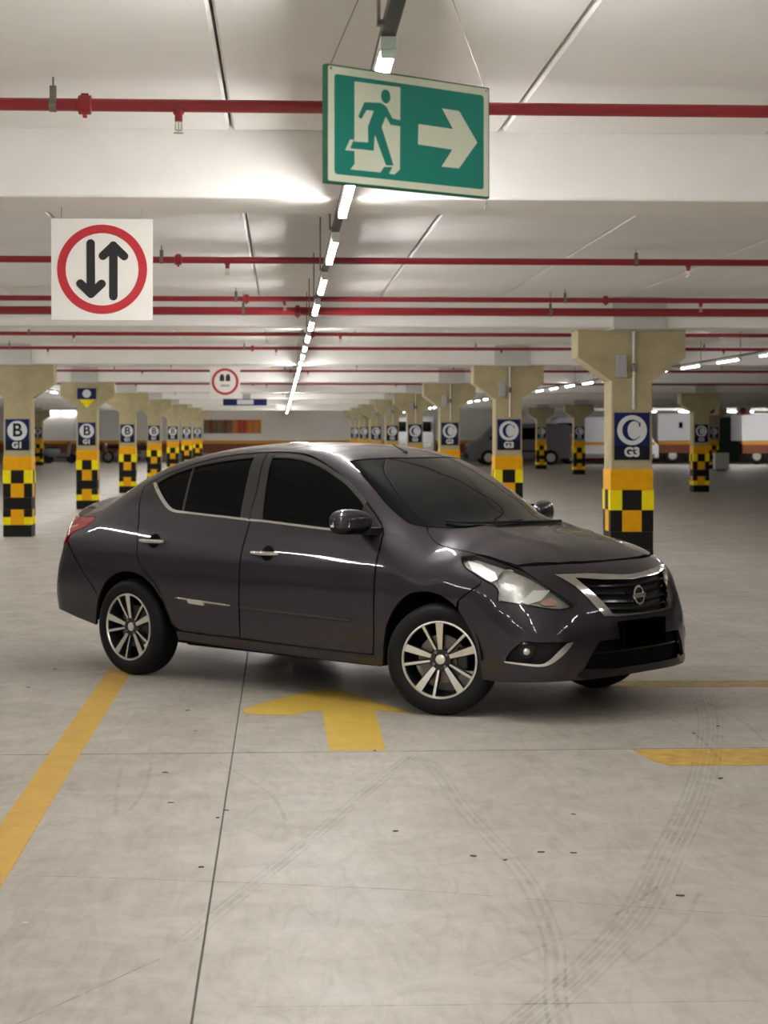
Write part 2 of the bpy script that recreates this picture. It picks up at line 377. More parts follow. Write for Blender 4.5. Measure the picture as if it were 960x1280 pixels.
ceiling = MB().box((X0, Y0, 3.02), (X1, Y1, 3.25)).obj('ceiling', M['floor_base'], kind='structure')
BF = [-1.75, 7.95] + [17.62 + 9.85 * k for k in range(8)]          # front faces of the cross beams
BW = [.56, .55] + [.62] * 8
edges = [Y0] + BF
for b, wd in zip(BF, BW):
    MB().box((X0, b, 2.582), (X1, b + wd, 3.03), .012).obj('beam', M['beam'], ceiling)
for bi in range(len(BF) + 1):
    ya = Y0 if bi == 0 else BF[bi - 1] + BW[bi - 1] + .004
    yb = BF[bi] - .004 if bi < len(BF) else Y1
    fine = bi <= 5
    xs_ = [-.218 + 1.168 * i for i in range(-7, 14)] if fine else [-.218 + 1.168 * 7 * i for i in range(-1, 3)]
    me = None
    for i in range(len(xs_) - 1):
        a, b = 0, xs_[i + 1] - xs_[i]
        if me is None:
            me = MB().prism([(a + .005, 2.894), (a + .016, ZC), (b - .016, ZC), (b - .005, 2.894), (b - .005, 3.02), (a + .005, 3.02)], 'y', ya, yb).mesh('ceiling_slab', M['ceil'])
        link('ceiling_slab', me, ceiling, loc=(xs_[i], 0, 0))
    for a, b in ((X0, xs_[0]), (xs_[-1], X1)):
        MB().prism([(a + .005, 2.894), (a + .016, ZC), (b - .016, ZC), (b - .005, 2.894), (b - .005, 3.02), (a + .005, 3.02)], 'y', ya, yb).obj('ceiling_slab', M['ceil'], ceiling)
MB().box((X0 - .3, Y0, -.25), (X0, Y1, 3.25)).obj('wall_left', M['wall'], kind='structure')
MB().box((X1, Y0, -.25), (X1 + .3, Y1, 3.25)).obj('wall_right', M['wall'], kind='structure')
MB().box((X0 - .3, Y0 - .3, -.25), (X1 + .3, Y0, 3.25)).obj('wall_front', M['wall'], kind='structure')
wb = MB().box((X0 - .3, Y1, -.25), (X1 + .3, Y1 + .3, 3.25)).obj('wall_back', M['wall'], kind='structure')
MB().box((X0, Y1 - .03, .95), (X1, Y1, 1.12)).obj('painted_stripe', M['stripe'], wb, label='orange stripe along the far wall')
MB().box((X0, Y1 - .02, .48), (X1, Y1, .95)).obj('dado_band', M['brown'], wb, label='brown dado under the orange stripe')
MB().box((X0, Y1 - .02, 0), (X1, Y1, .48)).obj('dado_band', M['dado'], wb, label='grey skirting band of the far wall')
dr = MB().box((23.2, Y1 - .10, 0), (24.25, Y1 - .035, 2.35), .01).obj('door_1', M['ddoor'], kind='structure')
MB().lathe([(.03, 0), (.03, .05), (.02, .08)], (23.32, Y1 - .18, 1.05), 'y', 10).obj('door_handle', M['steel'], dr)

# ------------------------------------------------------------------ pillars
def ring(z0, z1, m, parent, g=.006): return MB().box((-.205 - g, -g, z0), (.205 + g, .41 + g, z1)).mesh('band', m)
PM = {}
PM['shaft'] = MB().box((-.205, 0, 0), (.205, .41, 2.10), .012).mesh('shaft', M['conc'])
PM['capital'] = MB().prism([(-.535, 2.58), (.535, 2.58), (.535, 2.31), (.207, 2.078), (-.207, 2.078), (-.535, 2.31)], 'y', -.002, .412).mesh('capital', M['conc'])
PM['upstand'] = MB().box((-.26, -.44, 2.565), (.26, .05, 2.87), .008).mesh('upstand', M['upstand'])
bands = [ring(1.002, 1.205, M['orange'], None), ring(.412, .588, M['bandk'], None), ring(0, .178, M['bandk'], None)]
def corner(z0, z1, m, sgn, back, g):
    xa, xb = (-.205 - g, -.098) if sgn < 0 else (.098, .205 + g)
    ya, yb = (-g, .10) if not back else (.31, .41 + g)
    return MB().box((xa, ya, z0), (xb, yb, z1)).mesh('band_tile', m)
def midf(z0, z1, m): return MB().box((-.0965, -.007, z0), (.0965, .004, z1)).mesh('band_tile', m)
def mids(z0, z1, m, sgn):
    xa, xb = (-.212, -.2) if sgn < 0 else (.2, .212)
    return MB().box((xa, .1015, z0), (xb, .3085, z1)).mesh('band_tile', m)
tiles = []
for z0, z1, mc, mm, g in ((.802, 1.0, 'yellow', 'bandk', .012), (.590, .80, 'bandk', 'orange', .008), (.298, .410, 'bandk', None, .008), (.180, .296, 'yellow', None, .012), (.180, .410, None, 'orange', .006)):
    if mc:
        for sg in (-1, 1):
            for bk in (0, 1): tiles.append(corner(z0, z1, M[mc], sg, bk, g))
    if mm:
        tiles.append(midf(z0, z1, M[mm]))
        for sg in (-1, 1): tiles.append(mids(z0, z1, M[mm], sg))
PM['navy'] = MB().box((-.176, -.012, 1.438), (.176, 0, 1.765)).mesh('sign_board', M['navy'])
PM['low'] = MB().box((-.176, -.012, 1.30), (.176, 0, 1.438)).mesh('number_board', M['bblack'])
PM['disc'] = MB().lathe([(.148, -.0145), (.148, -.010)], (0, 0, 1.592), 'y', 36).mesh('sign_disc', M['disc'])
oc = [(.098 * math.cos(math.radians(a)), .104 * math.sin(math.radians(a))) for a in range(42, 319, 12)]
ic = [(.020 + .066 * math.cos(math.radians(a)), .090 * math.sin(math.radians(a))) for a in range(318, 41, -12)]
# thick bowl, thin ends with a short upper serif
cpts = [(x, z) for x, z in oc] + [(.078, -.060)] + [(x, z) for x, z in ic] + [(.070, .035), (.082, .035), (.082, .080)]
PM['C'] = MB().prism([(x, z + 1.592) for x, z in cpts], 'y', -.0175, -.014).mesh('letter', M['navy'])
PM['B'] = text_mesh('letter', 'B', .275, .0012, M['bblack'], .006)
PM['G3'] = text_mesh('number', 'G3', .125, .0012, M['disc'], .006)
PM['G1'] = text_mesh('number', 'G1', .125, .0012, M['disc'], .006)
PM['conduit'] = MB().tube([(.015, -.016, 1.80), (.015, -.016, 2.17)], .014, 8).tube([(.015, -.016, 2.25), (.015, -.016, 2.575)], .014, 8).mesh('conduit', M['conduit'], True)
PM['collar'] = MB().lathe([(.02, 2.17), (.026, 2.18), (.026, 2.24), (.02, 2.25)], (.015, -.016, 0), 'z', 10).mesh('conduit_coupling', M['steel'])
PM['jbox'] = MB().box((-.155, -.055, 2.11), (-.06, 0, 2.335), .006).mesh('junction_box', M['jbox'])
def pillar(x, y, letter, num, label, group, cond):
    p = empty('concrete_pillar', (x, y, 0)); top(p, label, 'pillar', group)
    for k in ('shaft', 'capital', 'upstand'): link(k, PM[k], p)
    for b in bands: link('band', b, p)
    for t in tiles: link('band_tile', t, p)
    bd = link('sign_board', PM['navy'], p); lo = link('number_board', PM['low'], p)
    dc = link('sign_disc', PM['disc'], bd)
    if letter == 'C': link('letter', PM['C'], bd)
    else: link('letter', PM['B'], bd, loc=(0, -.0155, 1.592), rot=(math.pi / 2, 0, 0))
    link('number', PM[num], lo, loc=(0, -.0125, 1.372), rot=(math.pi / 2, 0, 0))
    if cond:
        c = link('conduit', PM['conduit'], p); link('conduit_coupling', PM['collar'], c); link('junction_box', PM['jbox'], p)
    return p
YP = lambda k: 18.0 + 9.85 * k
for k in range(0, 8):
    pillar(3.452, YP(k), 'C', 'G3', ['concrete pillar with round C sign over G3, close behind the car bonnet', 'second C pillar, just right of the car windscreen'][k] if k < 2 else '%s C pillar of the row behind the car roof' % ordinal(k + 1), 'pillars of the row to the right of the lane', True)
lp = {}
for k in range(1, 8):
    lp[k] = pillar(-3.955, YP(k), 'B', 'G1', ['concrete pillar with round B sign at the left picture edge', 'second pillar of the left row, with a second small sign on its head', 'third pillar of the left row, above the car boot'][k - 1] if k < 4 else '%s pillar of the left row, above the rear side window' % ordinal(k), 'pillars of the row to the left of the lane', False)
for k in range(3, 8):
    pillar(10.95, YP(k), 'C', 'G3', {3: 'pillar standing alone right of the C pillar, checkered at its foot', 4: 'pillar of the far right row hidden behind the nearest C pillar', 5: 'far pillar left of the nearest C pillar, before the red panel', 6: 'far pillar right of the second C pillar, before the white van', 7: 'last pillar of the far right row, nearest the back wall'}[k], 'pillars of the far right row', False)
pillar(18.3, YP(6), 'C', 'G3', 'far pillar near the right edge beside the dark green door', 'distant outer pillars', False)
pillar(-11.4, YP(7), 'B', 'G1', 'distant yellow banded pillar just right of the B sign pillar', 'distant outer pillars', False)
# second sign on the head of the second left pillar
hs = MB().box((-.19, -.03, 2.24), (.19, -.002, 2.46)).obj('head_sign', M['navy'], lp[2], label='small dark blue sign on the pillar head')
MB().lathe([(.085, -.034), (.085, -.028)], (0, 0, 2.35), 'y', 24).obj('sign_disc', M['disc'], hs)
MB().prism([(-.15, 2.235), (.15, 2.235), (0, 2.06)], 'y', -.01, -.001).obj('warning_patch', M['yellow'], lp[2])

# ------------------------------------------------------------------ lamps
def lamp_meshes(tm):
    pr = [(.017 * math.cos(a), -.017 * math.sin(a) + 0) for a in [math.pi * i / 6 for i in range(7)]]
    tube = MB().prism([(x, z - .004) for x, z in pr], 'y', .03, 1.22).mesh('tube', tm)
    hous = MB().box((-.021, 0, -.004), (.021, 1.25, .030), .003).mesh('housing', M['lampw'])
    cap = MB().box((-.019, 0, -.022), (.019, .03, -.003), .003).mesh('end_cap', M['lampw'])
    return tube, hous, cap
LA = lamp_meshes(M['tubeA']); LB = lamp_meshes(M['tubeB']); LC = lamp_meshes(M['tubeC'])
def lamp_row(x, y0, n, meshes, labf, group, chan_label):
    z = 2.527
    for i in range(n):
        o = empty('tube_lamp', (x, y0 + 2.24 * i, z)); top(o, labf(i), 'lamp', group)
        link('tube', meshes[0], o); link('housing', meshes[1], o); link('end_cap', meshes[2], o); link('end_cap', meshes[2], o, loc=(0, 1.22, 0))
    ya = y0 - .3; yb = y0 + 2.24 * n
    c = MB().box((x - .018, ya, 2.5575), (x + .018, yb, 2.5785)).box((x - .0195, ya, 2.574), (x - .017, yb, 2.5795)).obj('lamp_channel', M['tray'])
    top(c, chan_label, 'channel')
    rod = MB().tube([(0, 0, 2.56), (0, 0, ZC)], .0045, 6).box((-.004, -.012, 2.553), (.014, .012, 2.566)).mesh('hanger_rod', M['steel'])
    for i in range(min(n, 22)): 
        yy = y0 - .13 + 2.24 * i
        if any(b - .05 < yy < b + wd + .05 for b, wd in zip(BF, BW)): yy -= .75
        link('hanger_rod', rod, c, loc=(x - .032, yy, 0))
NB = 6
lamp_row(.265, 4.55 - 2.24 * NB, 40 + NB, LA, lambda i: ('%s tube lamp of the lane row behind the photographer' % ordinal(NB - i) if i < NB else '%s lit tube lamp of the row over the lane, counted from the front' % ordinal(i - NB + 1)), 'tube lamps over the lane', 'dark steel lamp channel running over the middle of the lane')
lamp_row(5.95, 3.45 - 2.24 * NB, 40 + NB, LB, lambda i: ('%s tube lamp of the right row outside the frame, counted backwards' % ordinal(NB + 8 - i) if i < NB + 8 else '%s lit tube lamp of the right row, counted from the picture edge' % ordinal(i - NB - 7)), 'tube lamps right of the C pillars', 'lamp channel behind the C pillars at the right')
lamp_row(-5.45, 3.45 - 2.24 * NB, 40 + NB, LC, lambda i: ('%s tube lamp of the left row outside the frame, counted backwards' % ordinal(NB + 12 - i) if i < NB + 12 else '%s lit tube lamp of the left row, counted from the picture edge' % ordinal(i - NB - 11)), 'tube lamps left of the B pillars', 'lamp channel behind the B pillars at the left')

# ------------------------------------------------------------------ sprinkler pipes
def pipe(y, z, r, hang, coup, sprk, label, main=False):
    e = MB().tube([(X0 + .01, y, z), (X1 - .01, y, z)], r, 14).obj('sprinkler_pipe', M['red'], smooth=True)
    top(e, label, 'pipe', 'red sprinkler pipes under the ceiling')
    def rep(lst, f):
        for x0, st in lst:
            x = x0
            while x > -6.5: x -= st
            x += st
            while x < 9: f(x); x += st
    hm = MB().tube([(0, 0, r * .8), (0, 0, ZC - z)], .0035, 6).box((-.012, -.012, r * .9), (.012, .012, r + .045), .002).lathe([(r + .004, -.013), (r + .004, .013)], (0, 0, 0), 'x', 14).mesh('hanger', M['steel'])
    cm = MB().lathe([(r, -.026), (r + .012, -.022), (r + .012, .022), (r, .026)], (0, 0, 0), 'x', 14).box((-.008, -.008, -r - .024), (.008, .008, -r), .002).box((-.014, -.010, r), (.014, .010, r + .018), .002).mesh('coupling', M['red'])
    sm = MB().lathe([(r * .8, 0), (r * .9, -r - .004), (r * .62, -r - .012), (r * .62, -r - .034)], (0, 0, 0), 'z', 12).mesh('outlet', M['red'])
    sh = MB().tube([(-.011, 0, -r - .03), (-.012, 0, -r - .066)], .0028, 6).tube([(.011, 0, -r - .03), (.012, 0, -r - .066)], .0028, 6).tube([(0, 0, -r - .03), (0, 0, -r - .075)], .003, 6).lathe([(.013, -r - .068), (.013, -r - .064)], (0, 0, 0), 'z', 10).lathe([(.019, -r - .078), (.019, -r - .075)], (0, 0, 0), 'z', 12).mesh('sprinkler_head', M['brass'])
    rep(hang, lambda x: link('hanger', hm, e, loc=(x, y, z)))
    rep(coup, lambda x: link('coupling', cm, e, loc=(x, y, z)))
    def so(x):
        o = link('outlet', sm, e, loc=(x, y, z)); link('sprinkler_head', sh, o)
    rep(sprk, so)
names = {0: 'thick looking red pipe nearest the camera, behind the green exit sign', 1: 'second red pipe, in the bay past the first beam', 2: 'thin red pipe just above the thick main pipe'}
for i in range(16):
    b, q = divmod(i, 2)
    y = (6.8 + 9.85 * b) if q == 0 else (12.9 + 9.75 * b)
    of = [0, 0, .42, 1.1, .3, 1.7, .9, 2.2][i % 8]
    if i == 2: hs_, cs_, ss_ = [(-.411, 2.99)], [(-.317, 3.27)], [(.029, 3.8)]
    else: hs_, cs_, ss_ = [(-.836 + of, 3.34)], [(-.72 + of, 6.0)], [(-.378 + of, 3.255)]
    if y > 60: hs_, cs_, ss_ = hs_[:1], [], []
    pipe(y, 2.775, .0235, hs_, cs_, ss_, names.get(i, '%s thin red pipe from the camera, seen small in the distance' % ordinal(i + 1)))
pipe(17.05, 2.692, .038, [(-.353, 2.857)], [(.147, 5.7)], [], 'thick red main pipe in front of the second beam')

# ------------------------------------------------------------------ signs
def layer(name, pts, m, parent, y0, y1): return MB().prism(pts, 'y', y0, y1).obj(name, m, parent)
# exit sign: local x 0..W, z 0..HT, front face at y = 0
W, HT = .86 * math.hypot(.604 - .122, .33), .86 * .324
ex = empty('exit_sign', (.105, 4.30, 2.1586), math.atan2(.33, .482))
top(ex, 'green hanging exit sign with a running figure and right arrow', 'sign')
U = lambda l: [(u * W, v * HT) for u, v in l]
MB().box((0, .0, 0), (W, .018, HT), .0015).obj('board', M['sedge'], ex)
def roundrect(x0, z0, x1, z1, r):
    return [(cx + r * math.cos(a), cz + r * math.sin(a)) for cx, cz, s in ((x1 - r, z1 - r, 0), (x0 + r, z1 - r, 1), (x0 + r, z0 + r, 2), (x1 - r, z0 + r, 3)) for a in [(s + t / 4) * math.pi / 2 for t in range(5)]]
layer('pale_border', roundrect(.004, .005, W - .004, HT - .004, .004), M['sglow'], ex, -.0006, .001)
layer('green_field', roundrect(.022, .022, W - .020, HT - .022, .008), M['sgreen'], ex, -.0012, .0005)
layer('door_shape', U([(.16, .88), (.433, .886), (.43, .175), (.397, .126), (.366, .129), (.385, .189), (.335, .183), (.313, .131), (.136, .13), (.161, .182), (.159, .304)]), M['sglow'], ex, -.0018, 0)
layer('arrow', U([(.545, .589), (.761, .585), (.691, .754), (.8, .751), (.917, .492), (.799, .243), (.689, .241), (.757, .402), (.542, .411)]), M['sglow'], ex, -.0018, 0)
layer('shoe', U([(.105, .288), (.133, .382), (.16, .385), (.15, .368), (.134, .309), (.16, .305), (.16, .29)]), M['sglow'], ex, -.0018, 0)
fig = MB().prism(U([(.217, .715), (.317, .728), (.347, .703), (.385, .607), (.433, .601), (.434, .548), (.375, .551), (.344, .617), (.319, .523), (.391, .203), (.346, .197), (.278, .451), (.272, .311), (.134, .309), (.15, .368), (.24, .375), (.238, .511), (.273, .652), (.229, .651), (.2, .57), (.18, .583)]), 'y', -.0024, -.001)
fig.prism([(.344 * W + .0142 * math.cos(a), .789 * HT + .0168 * math.sin(a)) for a in [6.2832 * t / 20 for t in range(20)]], 'y', -.0024, -.001)
fig.obj('running_figure', M['sgreen'], ex)
for (a, b) in (((.012, .004, HT - .004), (.20, -.05, ZC - 2.1586)), ((W - .012, .004, HT - .004), (W - .20, .04, ZC - 2.1586))):
    MB().tube([a, b], .0012, 5).obj('hanging_wire', M['steel'], ex)
MB().tube([(W - .004, .006, .0), (W - .006, .006, -.018), (W - .012, .006, -.026)], .001, 5).obj('loose_wire', M['steel'], ex)
for cx, cz in ((.012, HT - .010), (W - .012, HT - .010)):
    MB().lathe([(.0028, -.002), (.0028, .001)], (cx, 0, cz), 'y', 10).obj('fixing_hole', M['steel'], ex)

def cap_pts(p, q, r, n=8):
    a = math.atan2(q[1] - p[1], q[0] - p[0])
    return [(q[0] + r * math.cos(a - math.pi / 2 + math.pi * t / n), q[1] + r * math.sin(a - math.pi / 2 + math.pi * t / n)) for t in range(n + 1)] + [(p[0] + r * math.cos(a + math.pi / 2 + math.pi * t / n), p[1] + r * math.sin(a + math.pi / 2 + math.pi * t / n)) for t in range(n + 1)]
def ring_obj(name, r0, r1, c, m, parent, y0, y1, n=64):
    V = []; F = []
    for k in range(n):
        a = 6.283185 * k / n
        for r in (r0, r1):
            for y in (y0, y1): V.append((c[0] + r * math.cos(a), y, c[1] + r * math.sin(a)))
    for k in range(n):
        j = (k + 1) % n
        F += [(4 * k, 4 * k + 2, 4 * j + 2, 4 * j), (4 * k + 1, 4 * j + 1, 4 * j + 3, 4 * k + 3), (4 * k + 2, 4 * k + 3, 4 * j + 3, 4 * j + 2), (4 * k, 4 * j, 4 * j + 1, 4 * k + 1)]
    return MB().add(V, F).obj(name, m, parent)
S_ = .000555
def traffic_sign(x, y, zt, label, two_way, reach):
    e = empty('traffic_sign', (x, y, zt)); top(e, label, 'sign')
    MB().box((0, 0, -.455), (.452, .004, 0), .001).obj('board', M['white'], e)
    Q = lambda u, v: ((u - 60) * S_, -(v - 75) * S_)
    c = Q(468, 483)
    ring_obj('red_ring', 292 * S_, 361 * S_, c, M['ringred'], e, -.0012, .001)
    if two_way:
        dn = MB()
        for k, (p, q) in enumerate(((Q(376, 274), Q(378, 680)), (Q(294, 598), Q(378, 682)), (Q(464, 600), Q(378, 682)))): dn.prism(cap_pts(p, q, 34 * S_), 'y', -.0016 - .0001 * k, .0006)
        dn.obj('arrow', M['black'], e)
        up = MB()
        for k, (p, q) in enumerate(((Q(558, 700), Q(558, 290)), (Q(474, 374), Q(558, 292)), (Q(644, 376), Q(558, 292)))): up.prism(cap_pts(p, q, 34 * S_), 'y', -.0016 - .0001 * k, .0006)
        up.obj('arrow', M['black'], e)
    else:
        for u in (385, 545):
            MB().prism(roundrect(*Q(u - 62, 470), *Q(u + 62, 330), .012), 'y', -.0016, .0006).prism(roundrect(*Q(u - 45, 345), *Q(u + 45, 285), .010), 'y', -.0017, .0006).obj('pictogram', M['black'], e)
        MB().prism(roundrect(*Q(350, 620), *Q(590, 560), .008), 'y', -.0016, .0006).obj('pictogram', M['jbox'], e)
    for u in (.045, .405):
        MB().tube([(u, .003, -.012), (u, .003, reach)], .0014, 5).obj('hanging_wire', M['steel'], e)
traffic_sign(-1.029, 8.3, 2.530, 'white square sign with red ring and two opposing black arrows', True, .054)
traffic_sign(-1.07, 27.6, 2.552, 'distant white sign with red ring hanging past the second beam', False, .032)
bs = empty('direction_board', (-1.50, 47.4, 2.25)); top(bs, 'long dark blue direction board hanging far down the lane', 'sign')
MB().box((0, 0, 0), (1.12, .02, .17), .004).obj('board', M['navy'], bs)
MB().box((.36, -.004, .03), (.78, .001, .15)).obj('white_panel', M['disc'], bs)
MB().box((.50, .003, .17), (.70, .018, .30), .003).obj('bracket', M['jbox'], bs)

# ------------------------------------------------------------------ the car: shape of the body shell (x forward, a = |y|, z up)
def pchip(xs,ys):
    xs=np.array(xs,float);ys=np.array(ys,float)
    h=np.diff(xs);d=np.diff(ys)/h
    m=np.zeros(len(xs));m[0]=d[0];m[-1]=d[-1]
    for i in range(1,len(xs)-1):
        if d[i-1]*d[i]>0:
            w1=2*h[i]+h[i-1];w2=h[i]+2*h[i-1]
            m[i]=(w1+w2)/(w1/d[i-1]+w2/d[i])
    def f(x):
        x=np.asarray(x,float)
        i=np.clip(np.searchsorted(xs,x)-1,0,len(h)-1)
        xc=np.clip(x,xs[0],xs[-1]);t=(xc-xs[i])/h[i]
        r=(1+2*t)*(1-t)**2*ys[i]+t*(1-t)**2*h[i]*m[i]+t*t*(3-2*t)*ys[i+1]+t*t*(t-1)*h[i]*m[i+1]
        return r+np.where(x<xs[0],(x-xs[0])*m[0],0)+np.where(x>xs[-1],(x-xs[-1])*m[-1],0)
    return f
def smax(a,b,k):
    h=np.maximum(k-abs(a-b),0)/k
    return np.maximum(a,b)+h*h*k*.25
def sp(xs,ys):
    return pchip([-q for q in xs[:0:-1]]+list(xs),list(ys[:0:-1])+list(ys))
WZ=pchip([.10,.20,.28,.40,.55,.66,.76,.84,.93,1.02,1.06,1.20,1.35,1.46,1.6],
   [.79,.801,.82,.834,.846,.847,.8405,.824,.7975,.765,.751,.69,.62,.565,.49])
PX=pchip([-2.4,-2.2,-2.0,-1.6,-1.2,-.5,.9,1.3,1.55,1.75,1.95,2.15],
   [.866,.93,.974,.995,1.0,1.0,1.0,.995,.98,.955,.91,.84])
NF=pchip([.1,.2,.24,.32,.45,.58,.68,.77,.83,.88,.95],
   [2.031,2.076,2.127,2.135,2.131,2.104,2.064,2.032,1.988,1.92,1.801])
CF=sp([0,.15,.3,.45,.6,.7,.8],[0,.004,.019,.059,.131,.228,.357])
NR=pchip([.2,.3,.38,.5,.65,.75,.85,.95,1.05,1.12,1.2],
   [-2.213,-2.283,-2.335,-2.353,-2.33,-2.297,-2.268,-2.251,-2.247,-2.255,-2.209])
CR=sp([0,.2,.4,.6,.7,.8],[0,.016,.068,.146,.196,.249])
TC=pchip([-2.4,-2.26,-2.15,-1.95,-1.8,-1.65,-1.45,-1.25,-1.05,-.8,-.5,-.2,.1,.3,.45,.75,1.0,1.2,1.32,1.45,1.6,1.8,1.98,2.1],
   [1.112,1.125,1.107,1.10,1.132,1.215,1.326,1.399,1.442,1.476,1.493,1.493,1.485,1.464,1.428,1.313,1.191,1.086,1.04,.997,.968,.913,.842,.784])
DY=sp([0,.2,.4,.55,.7,.85],[-.015,-.006,.016,.043,.104,.186])
SH=pchip([-2.4,-1.9,-1.6,-1.2,-.6,0,.3,.8,1.15,1.4,2.1],[.02,.02,-.039,-.10,-.01,0,.049,.163,.21,.009,.016])
KT=pchip([-2.4,-1.9,-1.3,0,.5,1.1,1.4,2.1],[.08,.10,.10,.10,.12,.12,.12,.10])
def gf(x,y,z):
    a=abs(y)
    side=a-WZ(z)*PX(x)
    q=(a/.65)**2
    top=z-(TC(x+SH(x)*np.minimum(q,1.3))-DY(a))
    top=top-.007*np.exp(-((a-(.40-.17*(x-1.1)))/.055)**2)*np.clip((x-1.08)/.2,0,1)*np.clip((1.93-x)/.3,0,1)
    fr=x-(NF(z)-CF(a)); rr=(NR(z)+CR(a))-x
    g=smax(side,top,KT(x))
    g=smax(g,fr,.10); g=smax(g,rr,.08)
    return smax(g,.17-z,.03)

def gP(P): return gf(P[:, 0], P[:, 1], P[:, 2])
def grad(P):
    e = 2e-3; G = np.empty_like(P)
    for i in range(3):
        q = P.copy(); q[:, i] += e; r_ = P.copy(); r_[:, i] -= e
        G[:, i] = gP(q) - gP(r_)
    return G / np.maximum(np.linalg.norm(G, axis=1, keepdims=True), 1e-9)
def bis(f, lo, hi, it=34):
    for _ in range(it):
        m_ = (lo + hi) / 2; i_ = f(m_) < 0
        lo = np.where(i_, m_, lo); hi = np.where(i_, hi, m_)
    return (lo + hi) / 2
def S(x, z):
    """point of the flank at (x, z)"""
    return (x, float(bis(lambda a: gf(np.array(x), a, np.array(z)), np.array(.05), np.array(1.2))), z)
def T(x, a):
    """point of the top surface at (x, a)"""
    return (x, a, float(bis(lambda z: gf(np.array(x), np.array(a), z), np.array(.6), np.array(1.7))))
def SS(l): return [S(*p) for p in l]
def TT(l): return [T(*p) for p in l]
def sm(pts, n=5):
    """smooth curve through the points"""
    P = [np.array(p, float) for p in pts]; out = []
    for i in range(len(P) - 1):
        p0 = P[max(i - 1, 0)]; p1 = P[i]; p2 = P[i + 1]; p3 = P[min(i + 2, len(P) - 1)]
        for k in range(n):
            t = k / n
            out.append(tuple(.5 * (2 * p1 + (p2 - p0) * t + (2 * p0 - 5 * p1 + 4 * p2 - p3) * t * t + (3 * p1 - p0 - 3 * p2 + p3) * t ** 3)))
    out.append(tuple(P[-1])); return out
def mir(half):
    """right half outline from centre to centre -> closed symmetric outline"""
    return list(half) + [(x, -a, z) for x, a, z in half[::-1] if a > 1e-4]
FX, RX = 1.0, -1.0
def to_uv(P, kind):
    P = np.array(P, float)
    if kind == 'X': return np.stack([P[:, 0], np.arctan2(P[:, 2] - .6, P[:, 1]) * .8], 1)
    if kind == 'F': return np.stack([np.arctan2(P[:, 1], P[:, 0] - FX), P[:, 2]], 1)
    return np.stack([np.arctan2(P[:, 1], RX - P[:, 0]), P[:, 2]], 1)
def from_uv(U, kind):
    n = len(U)
    if kind == 'X':
        ph = U[:, 1] / .8; o = np.stack([U[:, 0], np.zeros(n), np.full(n, .6)], 1); d = np.stack([np.zeros(n), np.cos(ph), np.sin(ph)], 1)
    elif kind == 'F':
        o = np.stack([np.full(n, FX), np.zeros(n), U[:, 1]], 1); d = np.stack([np.cos(U[:, 0]), np.sin(U[:, 0]), np.zeros(n)], 1)
    else:
        o = np.stack([np.full(n, RX), np.zeros(n), U[:, 1]], 1); d = np.stack([-np.cos(U[:, 0]), np.sin(U[:, 0]), np.zeros(n)], 1)
    r_ = bis(lambda t: gP(o + d * t[:, None]), np.full(n, .02), np.full(n, 2.2))
    return o + d * r_[:, None]
def resample(U, step):
    out = []
    for i in range(len(U)):
        p, q = U[i], U[(i + 1) % len(U)]; L_ = np.linalg.norm(q - p)
        if L_ < 1e-5: continue
        k = max(1, int(math.ceil(L_ / step)))
        out += [p + (q - p) * (t / k) for t in range(k)]
    return np.array(out)
def inside(P, poly):
    x, y = P[:, 0], P[:, 1]; r_ = np.zeros(len(P), bool); q = np.roll(poly, -1, 0)
    for (x1, y1), (x2, y2) in zip(poly, q):
        if y1 == y2: continue
        c = ((y1 > y) != (y2 > y)) & (x < (x2 - x1) * (y - y1) / (y2 - y1) + x1); r_ ^= c
    return r_
def dist_to(P, poly):
    d = np.full(len(P), 9.); q = np.roll(poly, -1, 0)
    for a_, b_ in zip(poly, q):
        ab = b_ - a_; t = np.clip(((P - a_) @ ab) / max(ab @ ab, 1e-12), 0, 1)
        d = np.minimum(d, np.linalg.norm(P - a_ - t[:, None] * ab, axis=1))
    return d
def inset(U, g_):
    A = np.sum(U[:, 0] * np.roll(U[:, 1], -1) - np.roll(U[:, 0], -1) * U[:, 1]); sg = 1 if A > 0 else -1
    t = np.roll(U, -1, 0) - np.roll(U, 1, 0); t /= np.maximum(np.linalg.norm(t, axis=1, keepdims=True), 1e-9)
    return U + np.stack([-t[:, 1], t[:, 0]], 1) * g_ * sg
